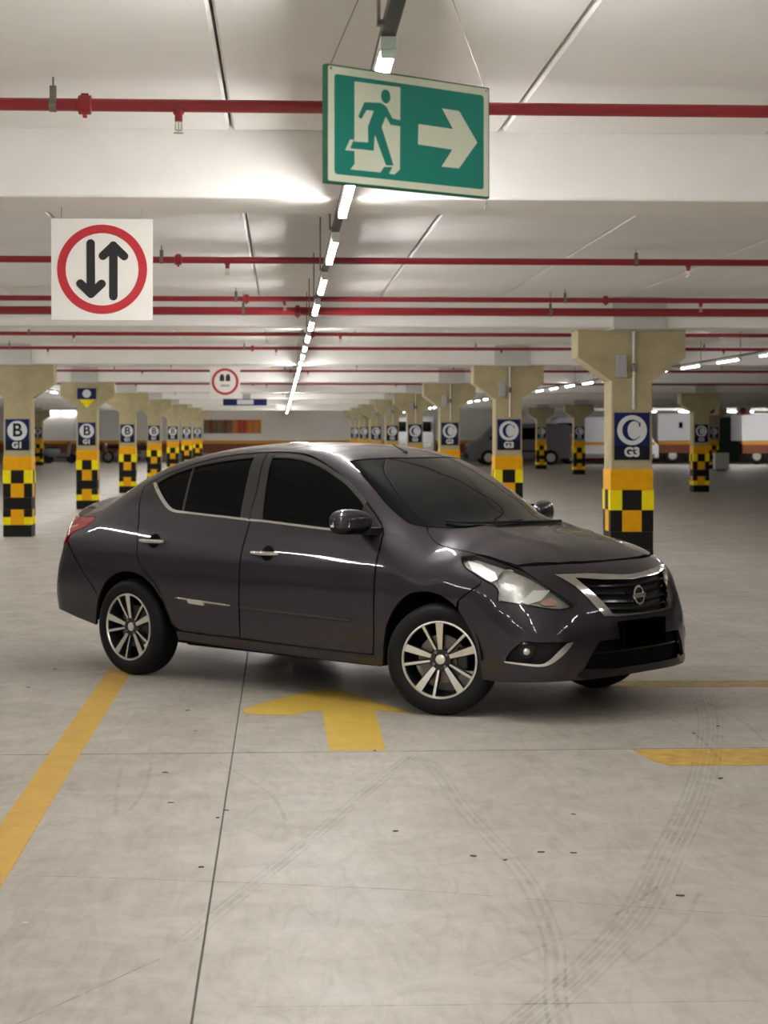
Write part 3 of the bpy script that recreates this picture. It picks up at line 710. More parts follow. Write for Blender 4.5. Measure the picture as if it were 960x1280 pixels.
def panel(name, m, pts, kind, parent, holes=(), off=0.0, thick=.018, step=.028, gap=.0028, side=1, label=None, flatrim=True):
    """a sheet cut from the body shell along the outline pts (points near the shell), with folded edges.
       side=+1 builds on the car's right (y = -a), side=-1 on the left (y = +a)"""
    loops = [inset(resample(to_uv(pts, kind), step), gap)] + [inset(resample(to_uv(h, kind), step), -gap) for h in holes]
    B = loops[0]; lo = B.min(0); hi = B.max(0)
    gx, gy = np.meshgrid(np.arange(lo[0], hi[0], step), np.arange(lo[1], hi[1], step * .866))
    gx = gx + (np.arange(gx.shape[0]) % 2)[:, None] * step * .5
    G = np.stack([gx.ravel(), gy.ravel()], 1)
    k = inside(G, B) & (dist_to(G, B) > step * .45)
    for h in loops[1:]: k &= ~inside(G, h) & (dist_to(G, h) > step * .45)
    G = G[k]
    U = np.concatenate(loops + [G]); E = []; s0 = 0
    for l in loops:
        E += [(s0 + i, s0 + (i + 1) % len(l)) for i in range(len(l))]; s0 += len(l)
    r_ = delaunay_2d_cdt([Vector((float(u), float(v))) for u, v in U], E, [], 0, 1e-7)
    V2 = np.array([tuple(v) for v in r_[0]]); F = [tuple(f) for f in r_[2]]
    cen = np.array([V2[list(f)].mean(0) for f in F]); k = inside(cen, B)
    for h in loops[1:]: k &= ~inside(cen, h)
    F = [f for f, q in zip(F, k) if q]
    P = from_uv(V2, kind); N = grad(P); P = P + N * off
    # orient
    f0 = np.array([np.dot(np.cross(P[f[1]] - P[f[0]], P[f[2]] - P[f[0]]), N[f[0]]) for f in F])
    a2 = np.array([np.cross(V2[f[1]] - V2[f[0]], V2[f[2]] - V2[f[0]]) for f in F]); sg = 1 if np.sum(f0 * np.sign(a2)) > 0 else -1
    F = [f if q * sg > 0 else f[::-1] for f, q in zip(F, a2)]
    ec = {}
    for f in F:
        for i in range(len(f)):
            e = (f[i], f[(i + 1) % len(f)]); ec[e] = 1
    bd = [e for e in ec if (e[1], e[0]) not in ec]
    idx = {}; V = list(P); base = len(P)
    for e in bd:
        for q in e:
            if q not in idx: idx[q] = base + len(idx); V.append(P[q] - N[q] * thick)
    RF = [(e[1], e[0], idx[e[0]], idx[e[1]]) for e in bd]
    V = np.array(V)
    V[:, 1] *= -side
    if side > 0: F = [f[::-1] for f in F]; RF = [f[::-1] for f in RF]
    me = bpy.data.meshes.new(name); me.from_pydata([tuple(map(float, p)) for p in V], [], F + RF)
    me.materials.append(m); me.shade_smooth()
    NN = N.copy(); NN[:, 1] *= -side
    nl = []
    for p in me.polygons:
        if p.index < len(F): nl += [tuple(NN[v]) for v in p.vertices]
        else: nl += [tuple(p.normal)] * len(p.vertices)
    me.normals_split_custom_set(nl); me.update()
    return link(name, me, parent, label=label)

car = empty('sedan', (.517, 11.667, 0), math.radians(-44.725))
top(car, 'dark grey metallic four-door sedan with tinted windows parked across the lane', 'car')

# outlines on the right flank, in metres, (x, z)
AF = sm([(.885, .245), (.899, .305), (.915, .394), (.940, .478), (.986, .558), (1.04, .618), (1.105, .662), (1.175, .683), (1.25, .686), (1.335, .673), (1.41, .638), (1.462, .595), (1.51, .535), (1.548, .471), (1.575, .39), (1.590, .30), (1.592, .225)], 3)
AR = sm([(-.842, .322), (-.885, .366), (-.911, .422), (-.946, .492), (-1.014, .568), (-1.099, .628), (-1.186, .662), (-1.275, .673), (-1.365, .664), (-1.456, .633), (-1.518, .589), (-1.566, .527), (-1.604, .455), (-1.62, .394), (-1.637, .325), (-1.642, .300)], 3)
cutf = [i for i, p in enumerate(AF) if p[0] >= 1.45][0]
cutr = [i for i, p in enumerate(AR) if p[0] <= -1.585][0]
LAMP_TOP = sm([(1.467, .682, .895), (1.569, .687, .874), (1.66, .685, .853), (1.726, .675, .834), (1.802, .656, .804), (1.873, .631, .759), (1.931, .588, .709), (1.969, .543, .672), (2.004, .505, .632)], 3)
LAMP_BOT = sm([(2.004, .505, .632), (1.991, .548, .618), (1.96, .603, .613), (1.898, .664, .624), (1.813, .729, .640), (1.738, .773, .652), (1.698, .793, .657)], 3)
LAMP_REAR = sm([(1.694, .791, .679), (1.69, .782, .715), (1.657, .786, .746), (1.589, .795, .772), (1.514, .783, .803), (1.459, .772, .826), (1.417, .75, .859), (1.396, .729, .883)], 3)
ROOF_SIDE = [(.363, .527), (.30, .507), (.145, .480), (-.10, .467), (-.60, .468), (-1.05, .482), (-1.15, .508), (-1.30, .535), (-1.50, .556), (-1.72, .570)]
WS_SIDE = sm([(.372, .530, 1.395), (.493, .574, 1.329), (.633, .612, 1.242), (.752, .640, 1.160), (.842, .648, 1.104), (.93, .644, 1.053), (.978, .626, 1.039)], 3)
DOOR_TOP_R = [(-.318, 1.443), (-.45, 1.440), (-.60, 1.427), (-.75, 1.406), (-.90, 1.375), (-1.05, 1.333), (-1.166, 1.296), (-1.285, 1.247), (-1.333, 1.212)]
DOOR_REAR = [(-1.333, 1.212), (-1.302, 1.10), (-1.263, 1.0), (-1.216, .82), (-1.172, .722), (-1.10, .664), (-1.02, .608), (-.957, .528), (-.922, .452), (-.892, .394), (-.852, .346), (-.80, .324)]
DOOR_TOP_F = [(-.312, 1.447), (-.20, 1.449), (-.013, 1.437), (.127, 1.410), (.267, 1.363), (.405, 1.302), (.539, 1.230), (.675, 1.141), (.796, 1.046), (.832, 1.002)]
DOOR_FRONT = [(.832, 1.002), (.850, .91), (.847, .813), (.848, .686), (.837, .427), (.818, .306)]
BGAP = [(-.268, .316), (-.258, .514), (-.256, .75), (-.258, .832), (-.246, 1.036), (-.264, 1.229), (-.315, 1.445)]
GLASS_R_TOP = [(-.399, 1.412), (-.543, 1.400), (-.713, 1.379), (-.883, 1.350), (-1.051, 1.307), (-1.140, 1.270), (-1.20, 1.240)]
GLASS_R_CUR = [(-1.20, 1.240), (-1.089, 1.153), (-.997, 1.096), (-.935, 1.077), (-.872, 1.072)]
GLASS_R_BOT = [(-.872, 1.072), (-.731, 1.064), (-.483, 1.053), (-.331, 1.046)]
GLASS_F_TOP = [(-.242, 1.413), (-.156, 1.414), (-.035, 1.407), (.092, 1.388), (.223, 1.354), (.355, 1.304), (.458, 1.259), (.541, 1.210), (.611, 1.165), (.635, 1.143)]

def car_side(s):
    sd = 'right' if s > 0 else 'left'
    P_ = lambda n, m, pts, kind='X', parent=car, **k: panel(n, M[m], pts, kind, parent, side=s, **k)
    # body side: quarter panel, roof rail and windscreen pillar in one pressing
    out = SS(AR[:cutr + 1]) + SS([(-1.62, .535), (-1.80, .70), (-1.945, .842)]) + [(-1.935, .779, .878), (-1.874, .772, .916), (-1.792, .771, .938), (-1.736, .757, .982), (-1.742, .736, 1.010), (-1.90, .700, 1.008), (-2.03, .635, 1.005), (-2.11, .565, 1.00)]
    out += TT([(-2.10, .525), (-1.95, .575), (-1.80, .565)] + ROOF_SIDE[::-1]) + WS_SIDE + [(1.02, .603, 1.03)]
    out += SS([(.90, .985)]) + SS([(.848, .99), (.80, 1.050)]) + SS(sm([(x + .004, z + .005) for x, z in DOOR_TOP_F[::-1][1:]], 3)[1:]) + SS([(x, z + .005) for x, z in DOOR_TOP_R[1:-1]]) + SS([(x - .006, z) for x, z in DOOR_REAR[:-2]]) + SS([(-.856, .338)])
    P_('body_side', 'paint', out, gap=0)
    fen = SS([(.845, .99), (.858, .91), (.855, .813), (.856, .686), (.845, .427), (.827, .300), (.836, .245)]) + SS(AF[:cutf]) + SS([(1.455, .648), (1.59, .748)]) + LAMP_REAR[9:] + LAMP_TOP[:1]
    fen += [(1.45, .683, .902), (1.374, .695, .914), (1.259, .672, .924), (1.157, .655, .942), (1.108, .643, .968), (1.058, .621, 1.003), (1.031, .603, 1.03), (.985, .622, 1.038), (.935, .640, 1.05)]
    P_('front_fender', 'paint', fen, off=-.0008, gap=.0015)
    rd = SS(BGAP) + SS(sm(DOOR_TOP_R[1:], 2)) + SS(sm(DOOR_REAR, 2)[1:]) + SS([(-.58, .318)])
    gr = SS(GLASS_R_BOT) + SS(sm(GLASS_R_TOP, 3)) + SS(sm(GLASS_R_CUR, 3)[1:-1])
    d = P_('rear_door', 'paint', rd, holes=[gr])
    divx = lambda z: -.873 - (z - 1.074) * .156
    gq = [S(divx(1.073) - .008, 1.073), S(divx(1.33) - .008, 1.347)] + SS([(-1.051, 1.307), (-1.140, 1.270), (-1.20, 1.240)]) + SS(sm(GLASS_R_CUR, 3)[1:-1])
    gw_ = SS(GLASS_R_BOT) + SS(sm(GLASS_R_TOP[:4], 3)) + [S(divx(1.33) + .006, 1.347), S(divx(1.073) + .006, 1.073)]
    P_('window_pane', 'glass', gw_, parent=d, off=-.005, gap=0, thick=.004)
    P_('quarter_pane', 'glass', gq, parent=d, off=-.005, gap=0, thick=.004)
    P_('window_divider', 'trim', [S(divx(1.072) + .008, 1.072), S(divx(1.33) + .008, 1.350), S(divx(1.33) - .010, 1.348), S(divx(1.072) - .010, 1.075)], parent=d, off=-.001, gap=0, thick=.006)
    ch = SS(sm([(-1.244, 1.241), (-1.149, 1.166), (-1.051, 1.100), (-.985, 1.070), (-.928, 1.059), (-.866, 1.057)], 3)) + SS([(-.726, 1.051), (-.477, 1.039), (-.262, 1.029), (-.262, 1.042), (-.483, 1.052), (-.731, 1.063), (-.872, 1.071)]) + SS(sm([(-.872, 1.071), (-.935, 1.076), (-.997, 1.096), (-1.089, 1.153), (-1.205, 1.241)], 3)[1:])
    P_('chrome_trim', 'chrome', ch, parent=d, off=.008, gap=0, thick=.010, step=.02, label='chrome strip under and behind the rear side window')
    P_('pillar_trim', 'trim', SS([(-.333, 1.044), (-.258, 1.041), (-.272, 1.229), (-.322, 1.440), (-.380, 1.438), (-.401, 1.413)]), parent=d, off=.004, gap=0, thick=.006)
    P_('window_frame', 'trim', SS(sm(GLASS_R_TOP, 3)) + SS(sm([(x - .012, z + .018) for x, z in GLASS_R_TOP], 3)[::-1]), parent=d, off=.0035, gap=0, thick=.004, step=.02)
    handle(d, -1.202, -.969, .875, -1.065, s)
    mo = MB(); 
    a0, a1 = S(-.821, .530), S(-.338, .511)
    moulding(d, [(-.825, .531), (-.60, .522), (-.335, .511)], .016, 'chrome', s, 'chrome side moulding with a raised script badge')
    fd = SS([(x + .006, z) for x, z in BGAP]) + SS(sm(DOOR_TOP_F[1:], 2)) + SS(sm(DOOR_FRONT, 3)[1:]) + SS([(.79, .301), (.30, .304)])
    gf_ = SS([(-.242, 1.413), (-.138, 1.039), (.398, 1.010), (.655, .998), (.640, 1.10)]) + SS(sm(GLASS_F_TOP, 3)[::-1][:-1])
    f = P_('front_door', 'paint', fd, holes=[gf_])
    P_('window_pane', 'glass', gf_, parent=f, off=-.005, gap=0, thick=.004)
    P_('chrome_trim', 'chrome', SS([(-.246, 1.027), (-.13, 1.025), (.398, .996), (.66, .984), (.66, .997), (.398, 1.009), (-.13, 1.038), (-.246, 1.041)]), parent=f, off=.008, gap=0, thick=.010, step=.02, label='chrome strip under the front side window')
    P_('pillar_trim', 'trim', SS([(-.246, 1.041), (-.140, 1.038), (-.243, 1.413), (-.240, 1.436), (-.306, 1.440), (-.255, 1.229)]), parent=f, off=.004, gap=0, thick=.006)
    P_('window_frame', 'trim', SS(sm(GLASS_F_TOP, 3)) + SS(sm([(x + .012, z + .019) for x, z in GLASS_F_TOP], 3)[::-1]), parent=f, off=.0035, gap=0, thick=.004, step=.02)
    P_('sail_panel', 'plast', SS([(.645, 1.140), (.648, 1.06), (.662, .992), (.80, .99), (.80, 1.02), (.745, 1.075)]), parent=f, off=.002, gap=0, thick=.005)
    handle(f, -.173, .066, .843, -.03, s)
    moulding(f, [(-.248, .505), (.2, .495), (.668, .486)], .018, 'trim', s, 'dark side moulding of the front door')
    sl = SS([(.833, .300), (.875, .240), (.30, .242), (-.40, .250), (-.835, .262), (-.846, .318), (-.80, .318), (-.58, .312), (.3, .299), (.81, .297)])
    P_('sill', 'paint', sl, gap=.001)
    P_('sill_trim', 'plast', SS([(.81, .296), (.81, .302), (.30, .306), (-.58, .3205), (-.58, .314), (.3, .299)]), off=.002, gap=0, thick=.004, step=.02)
    # headlamp
    ol = LAMP_TOP + LAMP_BOT[1:] + LAMP_REAR
    hb = P_('headlamp', 'bucket', ol, 'F', off=-.028, gap=.002, thick=.0, step=.02, label='bright clear headlamp')
    P_('lamp_rim', 'gloss', ol, 'F', parent=hb, holes=[[(p[0], p[1], p[2]) for p in inset_pts(ol, .008)]], off=.0005, gap=.0012, thick=.03, step=.02)
    P_('position_reflector', 'white_refl', [(1.439, .730, .870), (1.526, .727, .856), (1.639, .741, .818), (1.672, .762, .780), (1.645, .783, .762), (1.581, .784, .789), (1.504, .770, .820)], 'F', parent=hb, off=-.010, gap=0, thick=.012, step=.02)
    P_('lower_reflector', 'white_refl', [(1.808, .729, .657), (1.850, .672, .720), (1.916, .604, .720), (1.891, .654, .668), (1.841, .708, .645)], 'F', parent=hb, off=-.008, gap=0, thick=.014, step=.02)
    P_('turn_bulb', 'amber', [(1.888, .662, .650), (1.90, .64, .672), (1.928, .612, .680), (1.955, .585, .660), (1.950, .60, .640), (1.91, .645, .640)], 'F', parent=hb, off=-.012, gap=0, thick=.01, step=.015)
    bw = MB().lathe([(.004, -.045), (.03, -.04), (.055, -.015), (.062, .006), (.066, .006), (.066, -.05)], (0, 0, 0), 'x', 24).lathe([(.018, -.03), (.018, .0), (.008, .012)], (0, 0, 0), 'x', 14).obj('reflector_bowl', M['bowl'], hb, True)
    bw.location = (1.705, -s * .700, .760); bw.rotation_euler = (0, math.radians(-12), -s * math.radians(38))
    P_('lens', 'lens', ol, 'F', parent=hb, off=.001, gap=.006, thick=.0, step=.03)
    # tail lamp
    tl = [(-1.742, .736, 1.006), (-1.738, .757, .984), (-1.792, .773, .942), (-1.874, .774, .920), (-1.936, .781, .886), (-1.972, .786, .86), (-2.03, .775, .805), (-2.16, .62, .80), (-2.215, .50, .825), (-2.225, .46, .95), (-2.18, .50, .99), (-2.10, .572, .998), (-2.03, .640, 1.002), (-1.90, .704, 1.003)]
    t_ = P_('tail_lamp', 'tail', tl, 'R', off=.002, gap=.0015, step=.025, label='red tail lamp')
    P_('lens_strip', 'tailw', [(-1.90, .755, .955), (-1.99, .735, .930), (-2.05, .715, .905), (-2.05, .72, .89), (-1.98, .75, .918), (-1.90, .765, .943)], 'R', parent=t_, off=.004, gap=0, thick=.004, step=.02)
    # door mirror
    mr = MB()
    prof = [(0, .35), (.06, .62), (.25, .88), (.55, 1.0), (.80, .93), (.94, .70), (1.0, .38)]
    V = []; n = 20
    for t, k in prof:
        ya = .795 + .240 * t; cx = .765 - .075 * t; cz = 1.058 - .002 * t
        for q in range(n):
            a = 6.283185 * q / n; ca, sa = math.cos(a), math.sin(a)
            rx = (.075 if ca > 0 else .045) * k; rz = (.082 if sa > 0 else .072) * k
            V.append((cx + rx * math.copysign(abs(ca) ** .75, ca), -s * ya, cz + rz * math.copysign(abs(sa) ** .75, sa)))
    F = [(i * n + q, i * n + (q + 1) % n, (i + 1) * n + (q + 1) % n, (i + 1) * n + q) for i in range(len(prof) - 1) for q in range(n)] + [tuple(range(n)), tuple((len(prof) - 1) * n + q for q in range(n))]
    top_ = MB().add(V, F)
    me = top_.mesh('door_mirror', [M['paint'], M['gloss']], True, 1.2)
    for p in me.polygons:
        if p.center.z < 1.030: p.material_index = 1
    mo_ = link('door_mirror', me, car)
    ms = mo_.modifiers.new('sub', 'SUBSURF'); ms.levels = 1; ms.render_levels = 2
    MB().box((.655, -s * .83 if s < 0 else -.985, 1.0), (.661, -s * .985 if s < 0 else -.83, 1.11), .002).obj('mirror_glass', M['glass'], mo_)
    MB().prism([(.72, -s * .76), (.83, -s * .745), (.81, -s * .83), (.75, -s * .86), (.70, -s * .84)], 'z', .985, 1.025).obj('mirror_foot', M['plast'], mo_)
    # turn signal strip on the mirror
    sv = []
    for t, ca in ((.72, .80), (.86, .55), (.97, .12)):
        ya = .795 + .240 * t; cx = .765 - .075 * t; k = {.72: .965, .86: .86, .97: .60}[t]
        for dz in (-.014, .014): sv.append((cx + .075 * k * ca ** .75 + .006, -s * (ya + .006), 1.048 + dz))
    MB().add(sv + [(x - .02, y, z) for x, y, z in sv], [(0, 1, 3, 2), (2, 3, 5, 4), (6, 8, 9, 7), (8, 10, 11, 9), (0, 6, 7, 1), (4, 5, 11, 10), (0, 2, 8, 6), (2, 4, 10, 8), (1, 7, 9, 3), (3, 9, 11, 5)]).obj('turn_signal', M['white_refl'], mo_)
    # wheel housings
    for cx, r_ in ((1.24, .372), (-1.275, .368)):
        V = []; F = []; n = 20
        for k in range(n + 1):
            a = math.radians(3 + 174 * k / n)
            for ya in (.50, .825): V.append((cx + r_ * math.cos(a), -s * ya, .315 + r_ * math.sin(a)))
        V.append((cx, -s * .50, .315))
        F = [(2 * k, 2 * k + 1, 2 * k + 3, 2 * k + 2) for k in range(n)] + [(2 * k, 2 * k + 2, len(V) - 1) for k in range(n)]
        link('wheel_housing', pyd('wheel_housing', V, F, M['inner'], True), car)

M['white_refl'] = mat('white reflector', (.86, .86, .83), .22, metal=.25, coat=.4, noise=.04, nscale=30)
def inset_pts(pts, d):
    U = inset(resample(to_uv(pts, 'F'), .02), d); return [tuple(p) for p in from_uv(U, 'F')]
def handle(parent, x0, x1, z, xc, s):
    cup = [S(xc + .050 * math.cos(a), z + .002 + .045 * math.sin(a)) for a in [6.2832 * k / 24 for k in range(24)]]
    h = panel('handle_cup', M['inner'], cup, 'X', parent, off=.0045, gap=0, thick=.006, step=.012, side=s)
    n = 9; path = []; rr = []
    for k in range(n):
        t = k / (n - 1); x = x0 + (x1 - x0) * t; p = S(x, z)
        path.append((x, -s * (p[1] + .004 + .030 * math.sin(math.pi * min(max(t, .0), 1)) ** .6), z + .002)); rr.append(.0135 if 0 < k < n - 1 else .009)
    rr[1] = .016 if True else rr[1]
    MB().tube(path, rr, 12).obj('door_handle', M['chrome'], parent, True, label='chrome door handle')
def moulding(parent, pts, hgt, m, s, lab):
    """half-round rub strip following the flank"""
    V = []; path = [S(x, z) for x, z in sm(pts, 6)]; n = 9
    for i, p in enumerate(path):
        k = min(1, .75 + min(i, len(path) - 1 - i) * .25) if m != 'chrome' else min(1, .35 + min(i, len(path) - 1 - i) * .5)
        for q in range(n):
            a = math.pi * q / (n - 1)
            V.append((p[0], -s * (p[1] - .002 + .013 * k * math.sin(a) ** .7), p[2] + hgt * .5 * k * math.cos(a)))
    F = [(i * n + q, i * n + q + 1, (i + 1) * n + q + 1, (i + 1) * n + q) for i in range(len(path) - 1) for q in range(n - 1)] + [tuple(range(n)), tuple((len(path) - 1) * n + q for q in range(n))]
    o = MB().add(V, F).obj('side_moulding', M[m], parent, True, .9, label=lab)
    if m == 'chrome':
        b = [S(x, z) for x, z in ((-.715, .531), (-.60, .526), (-.565, .516), (-.565, .498), (-.70, .505))]
        panel('script_badge', M['satin'], b, 'X', parent, off=.013, gap=0, thick=.014, step=.015, side=s)
    return o

for s in (1, -1): car_side(s)

# panels across the whole width
hood = [(1.387, 0), (1.378, .15), (1.335, .285), (1.245, .415), (1.135, .52), (1.035, .594)]
hh = TT(sm(hood, 2)) + [(1.058, .614, 1.003), (1.108, .638, .968), (1.157, .650, .942), (1.259, .667, .924), (1.374, .690, .914), (1.45, .679, .902), (1.535, .668, .890), (1.646, .666, .867), (1.727, .652, .847)] + TT([(1.80, .545), (1.858, .441), (1.905, .27), (1.925, .12), (1.928, 0)])
panel('hood', M['paint'], mir(hh), 'X', car, step=.02, gap=.0018)
wsb = WS_SIDE + [(1.03, .590, 1.032), (1.128, .528, 1.034), (1.239, .42, 1.038), (1.30, .30, 1.042), (1.345, .15, 1.045), (1.355, 0, 1.045)]
wst = [(.535, 0, 1.414), (.515, .15, 1.414), (.455, .33, 1.409), (.40, .46, 1.402)]
panel('windscreen', M['shield'], mir(wst + wsb), 'X', car, off=-.002, gap=.004, step=.022, thick=.01)
panel('windscreen_seal', M['plast'], mir(wst + wsb), 'X', car, off=-.007, gap=-.004, thick=.004, step=.04)
cw = [(1.345, 0), (1.335, .15), (1.29, .30), (1.23, .425), (1.12, .532), (1.03, .597)]
panel('cowl', M['plast'], mir(TT(cw[::1]) + TT([(1.045, .590), (1.14, .515), (1.25, .41), (1.342, .28), (1.385, .15), (1.393, 0)])), 'X', car, off=-.004, gap=0, thick=.01)
panel('roof', M['paint'], mir([(.528, 0, 1.415), (.508, .15, 1.415), (.448, .33, 1.410), (.390, .46, 1.403)] + TT(ROOF_SIDE[:6]) + TT([(-1.12, .40), (-1.17, .20), (-1.185, 0)])), 'X', car, step=.03)
panel('rear_window', M['glass'], mir(TT([(-1.185, 0), (-1.17, .20), (-1.12, .40), (-1.06, .482)] + ROOF_SIDE[6:] + [(-1.77, .50), (-1.80, .30), (-1.81, 0)])), 'X', car, off=-.002, gap=.003)
panel('boot_lid', M['paint'], mir(TT([(-1.815, 0), (-1.805, .30), (-1.775, .50), (-1.75, .562), (-1.80, .561), (-1.95, .571), (-2.095, .521), (-2.175, .40), (-2.21, .2), (-2.22, 0)])), 'X', car)
panel('boot_face', M['paint'], mir([(-2.23, 0, 1.115), (-2.215, .2, 1.11), (-2.18, .40, 1.085), (-2.115, .515, 1.04), (-2.18, .47, .985), (-2.235, .445, .95), (-2.225, .47, .82), (-2.24, .44, .745), (-2.3, .25, .742), (-2.3, 0, .742)]), 'R', car)
rb = [(-2.3, 0, .735), (-2.3, .25, .735), (-2.24, .45, .738), (-2.21, .51, .815), (-2.155, .63, .79), (-2.04, .775, .795)] + SS([(-1.955, .838), (-1.80, .692), (-1.62, .523)]) + SS(AR[cutr:]) + SS([(-1.83, .335), (-2.0, .372)]) + [(-2.13, .70, .388), (-2.24, .50, .392), (-2.31, .2, .392), (-2.33, 0, .392)]
panel('rear_bumper', M['paint'], mir(rb), 'R', car, gap=.001)

GR_OUT = [(2.02, 0, .775), (2.01, .10, .778), (1.973, .35, .796), (1.895, .545, .797), (1.925, .52, .777), (1.972, .468, .735), (2.015, .415, .676), (2.053, .376, .614), (2.078, .340, .569), (2.095, .25, .561), (2.1, 0, .558)]
GR_IN = [(2.04, 0, .747), (2.014, .27, .760), (1.95, .440, .777), (2.0, .380, .712), (2.04, .328, .655), (2.07, .292, .606), (2.085, .272, .578), (2.1, .15, .570), (2.1, 0, .568)]
LG = [(2.13, 0, .440), (2.10, .25, .440), (2.086, .39, .436), (2.07, .45, .36), (2.055, .495, .288), (2.10, .35, .278), (2.12, 0, .274)]
FOG = sm([(1.742, .785, .333), (1.775, .775, .389), (1.822, .753, .434), (1.859, .731, .445), (1.916, .688, .443), (1.992, .611, .442), (2.029, .552, .440)], 3) + sm([(2.014, .581, .404), (1.985, .625, .356), (1.949, .661, .326), (1.911, .693, .316), (1.827, .748, .322)], 3)
fb = [(1.932, 0, .851), (1.928, .12, .850), (1.909, .27, .848), (1.866, .443, .850), (1.806, .548, .845), (1.735, .655, .842)] + LAMP_TOP[13:] + LAMP_BOT[1:] + LAMP_REAR[:10] + SS([(1.597, .748), (1.463, .650)]) + SS(AF[cutf:]) + [(1.699, .774, .219), (1.80, .735, .222), (1.896, .69, .226), (1.997, .594, .230), (2.06, .50, .232), (2.11, .25, .236), (2.127, 0, .238)]
fogL = [(x, -a, z) for x, a, z in FOG]
bump = panel('front_bumper', M['paint'], mir(fb), 'F', car, holes=[mir(GR_OUT), mir(LG), FOG, fogL], step=.020, gap=.0016)
lip = [(2.12, 0, .285), (2.10, .30, .285), (2.06, .49, .295), (2.04, .53, .262), (2.06, .50, .240), (2.11, .25, .242), (2.127, 0, .244)]
panel('lip_spoiler', M['gloss'], mir(lip), 'F', bump, off=.010, gap=0, thick=.02, step=.03)
panel('lower_grille', M['inner'], mir(LG), 'F', bump, off=-.045, gap=-.004, thick=0)
for z0 in (.372,):
    panel('grille_slat', M['gloss'], mir([(2.12, 0, z0 + .005), (2.05, .43, z0 + .005), (2.05, .43, z0 - .005), (2.12, 0, z0 - .005)]), 'F', bump, off=-.022, gap=0, thick=.02, step=.03)
gl = panel('grille', M['plast'], mir(GR_OUT), 'F', car, off=-.040, gap=-.002, thick=0)
panel('grille_surround', M['chrome'], mir(GR_OUT), 'F', gl, holes=[mir(GR_IN)], off=.006, gap=.0005, thick=.03, step=.016, label='chrome V shaped grille surround')
for z0, hw in ((.735, .385), (.695, .345), (.652, .315), (.610, .285)):
    panel('grille_slat', M['gloss'], mir([(2.05, 0, z0 + .007 - .018), (2.04, hw * .6, z0 + .007 - .008), (2.02, hw, z0 + .007), (2.02, hw, z0 - .004), (2.04, hw * .6, z0 - .012), (2.05, 0, z0 - .004 - .018)]), 'F', gl, off=-.016, gap=0, thick=.022, step=.03)
em = MB(); n = 40
for k in range(n):
    pass
V = []; F = []
for k in range(n):
    a = 6.283185 * k / n; ca, sa = math.cos(a), math.sin(a)
    for r_, t in ((.040, 0), (.041, .008), (.049, .010), (.053, .006), (.053, -.004)):
        V.append((t, r_ * ca, r_ * sa * 1.04))
for k in range(n):
    j = (k + 1) % n
    F += [(5 * k + q, 5 * k + q + 1, 5 * j + q + 1, 5 * j + q) for q in range(4)]
eb = MB().add(V, F).obj('emblem', M['chrome'], gl, True, label='round chrome emblem with a bar')
eb.location = (2.078, 0, .662); eb.rotation_euler = (0, math.radians(-8), 0)
MB().box((2.074, -.060, .650), (2.090, .060, .674), .003).obj('emblem_bar', M['chrome'], gl)
MB().box((2.085, -.245, .398), (2.152, .170, .535), .006).obj('number_plate', M['plate'], bump, label='blank black number plate')
for s in (1, -1):
    fo = FOG if s > 0 else FOG
    panel('fog_recess', M['plast'], fo, 'F', bump, off=-.035, gap=-.002, thick=0, side=s)
    fc = sm([(1.742, .785, .338), (1.827, .748, .331), (1.911, .693, .326), (1.945, .663, .345), (1.984, .624, .396), (2.012, .585, .437)], 4) + sm([(2.029, .552, .442), (2.016, .579, .404), (1.987, .623, .356), (1.951, .659, .324), (1.911, .693, .313), (1.827, .748, .320), (1.742, .785, .330)], 4)
    panel('fog_trim', M['chrome'], fc, 'F', bump, off=.004, gap=0, thick=.02, step=.015, side=s, label='chrome blade under the fog lamp')
    fl = MB().lathe([(.046, -.03), (.050, .0), (.050, .012), (.043, .014), (.040, .008)], (0, 0, 0), 'x', 24).obj('fog_lamp', M['gloss'], bump, True)
    fl.location = (1.842, -s * .722, .392); fl.rotation_euler = (0, 0, -s * math.radians(50))
    fl2 = MB().lathe([(.012, 0), (.022, .006), (.018, .014), (.004, .020)], (0, 0, 0), 'x', 16).obj('fog_bulb', M['bowl'], bump, True)
    fl2.location = (1.842, -s * .722, .392); fl2.rotation_euler = (0, 0, -s * math.radians(50))

# dark inner shell behind the panel gaps
def shell():
    V = []; F = []
    xs_ = np.arange(-2.18, 1.90, .04); ph = np.linspace(-.42, math.pi / 2, 34)
    U = np.array([(x, p * .8) for x in xs_ for p in ph]); P = from_uv(U, 'X'); P = P - grad(P) * np.where(P[:, 0] > 1.36, .080, .016)[:, None]
    n = len(ph)
    keep = lambda p: not (p[0] < -1.60 and p[2] < .43) and not (p[1] > .46 and (math.hypot(p[0] - 1.24, p[2] - .315) < .40 or math.hypot(p[0] + 1.275, p[2] - .315) < .40))
    for s in (1, -1):
        b = len(V); V += [(p[0], -s * p[1], p[2]) for p in P]
        for i in range(len(xs_) - 1):
            for j in range(n - 1):
                q = (i * n + j, i * n + j + 1, (i + 1) * n + j + 1, (i + 1) * n + j)
                if all(keep(P[k]) for k in q): F.append(tuple(k + b for k in q))
    link('inner_shell', pyd('inner_shell', V, F, M['inner'], True), car)
    for kind in ('F', 'R'):
        zz = np.linspace(.26 if kind == 'F' else .43, .80 if kind == 'F' else 1.04, 16); uu = np.linspace(-.98, .98, 40)
        U = np.array([(u, z) for u in uu for z in zz]); P = from_uv(U, kind); P = P - grad(P) * (.085 if kind == 'F' else .03)
        n = len(zz); F = [(i * n + j, i * n + j + 1, (i + 1) * n + j + 1, (i + 1) * n + j) for i in range(len(uu) - 1) for j in range(n - 1) if abs(P[i * n + j][1]) < .70]
        link('inner_shell', pyd('inner_shell', P, F, M['inner'], True), car)
shell()
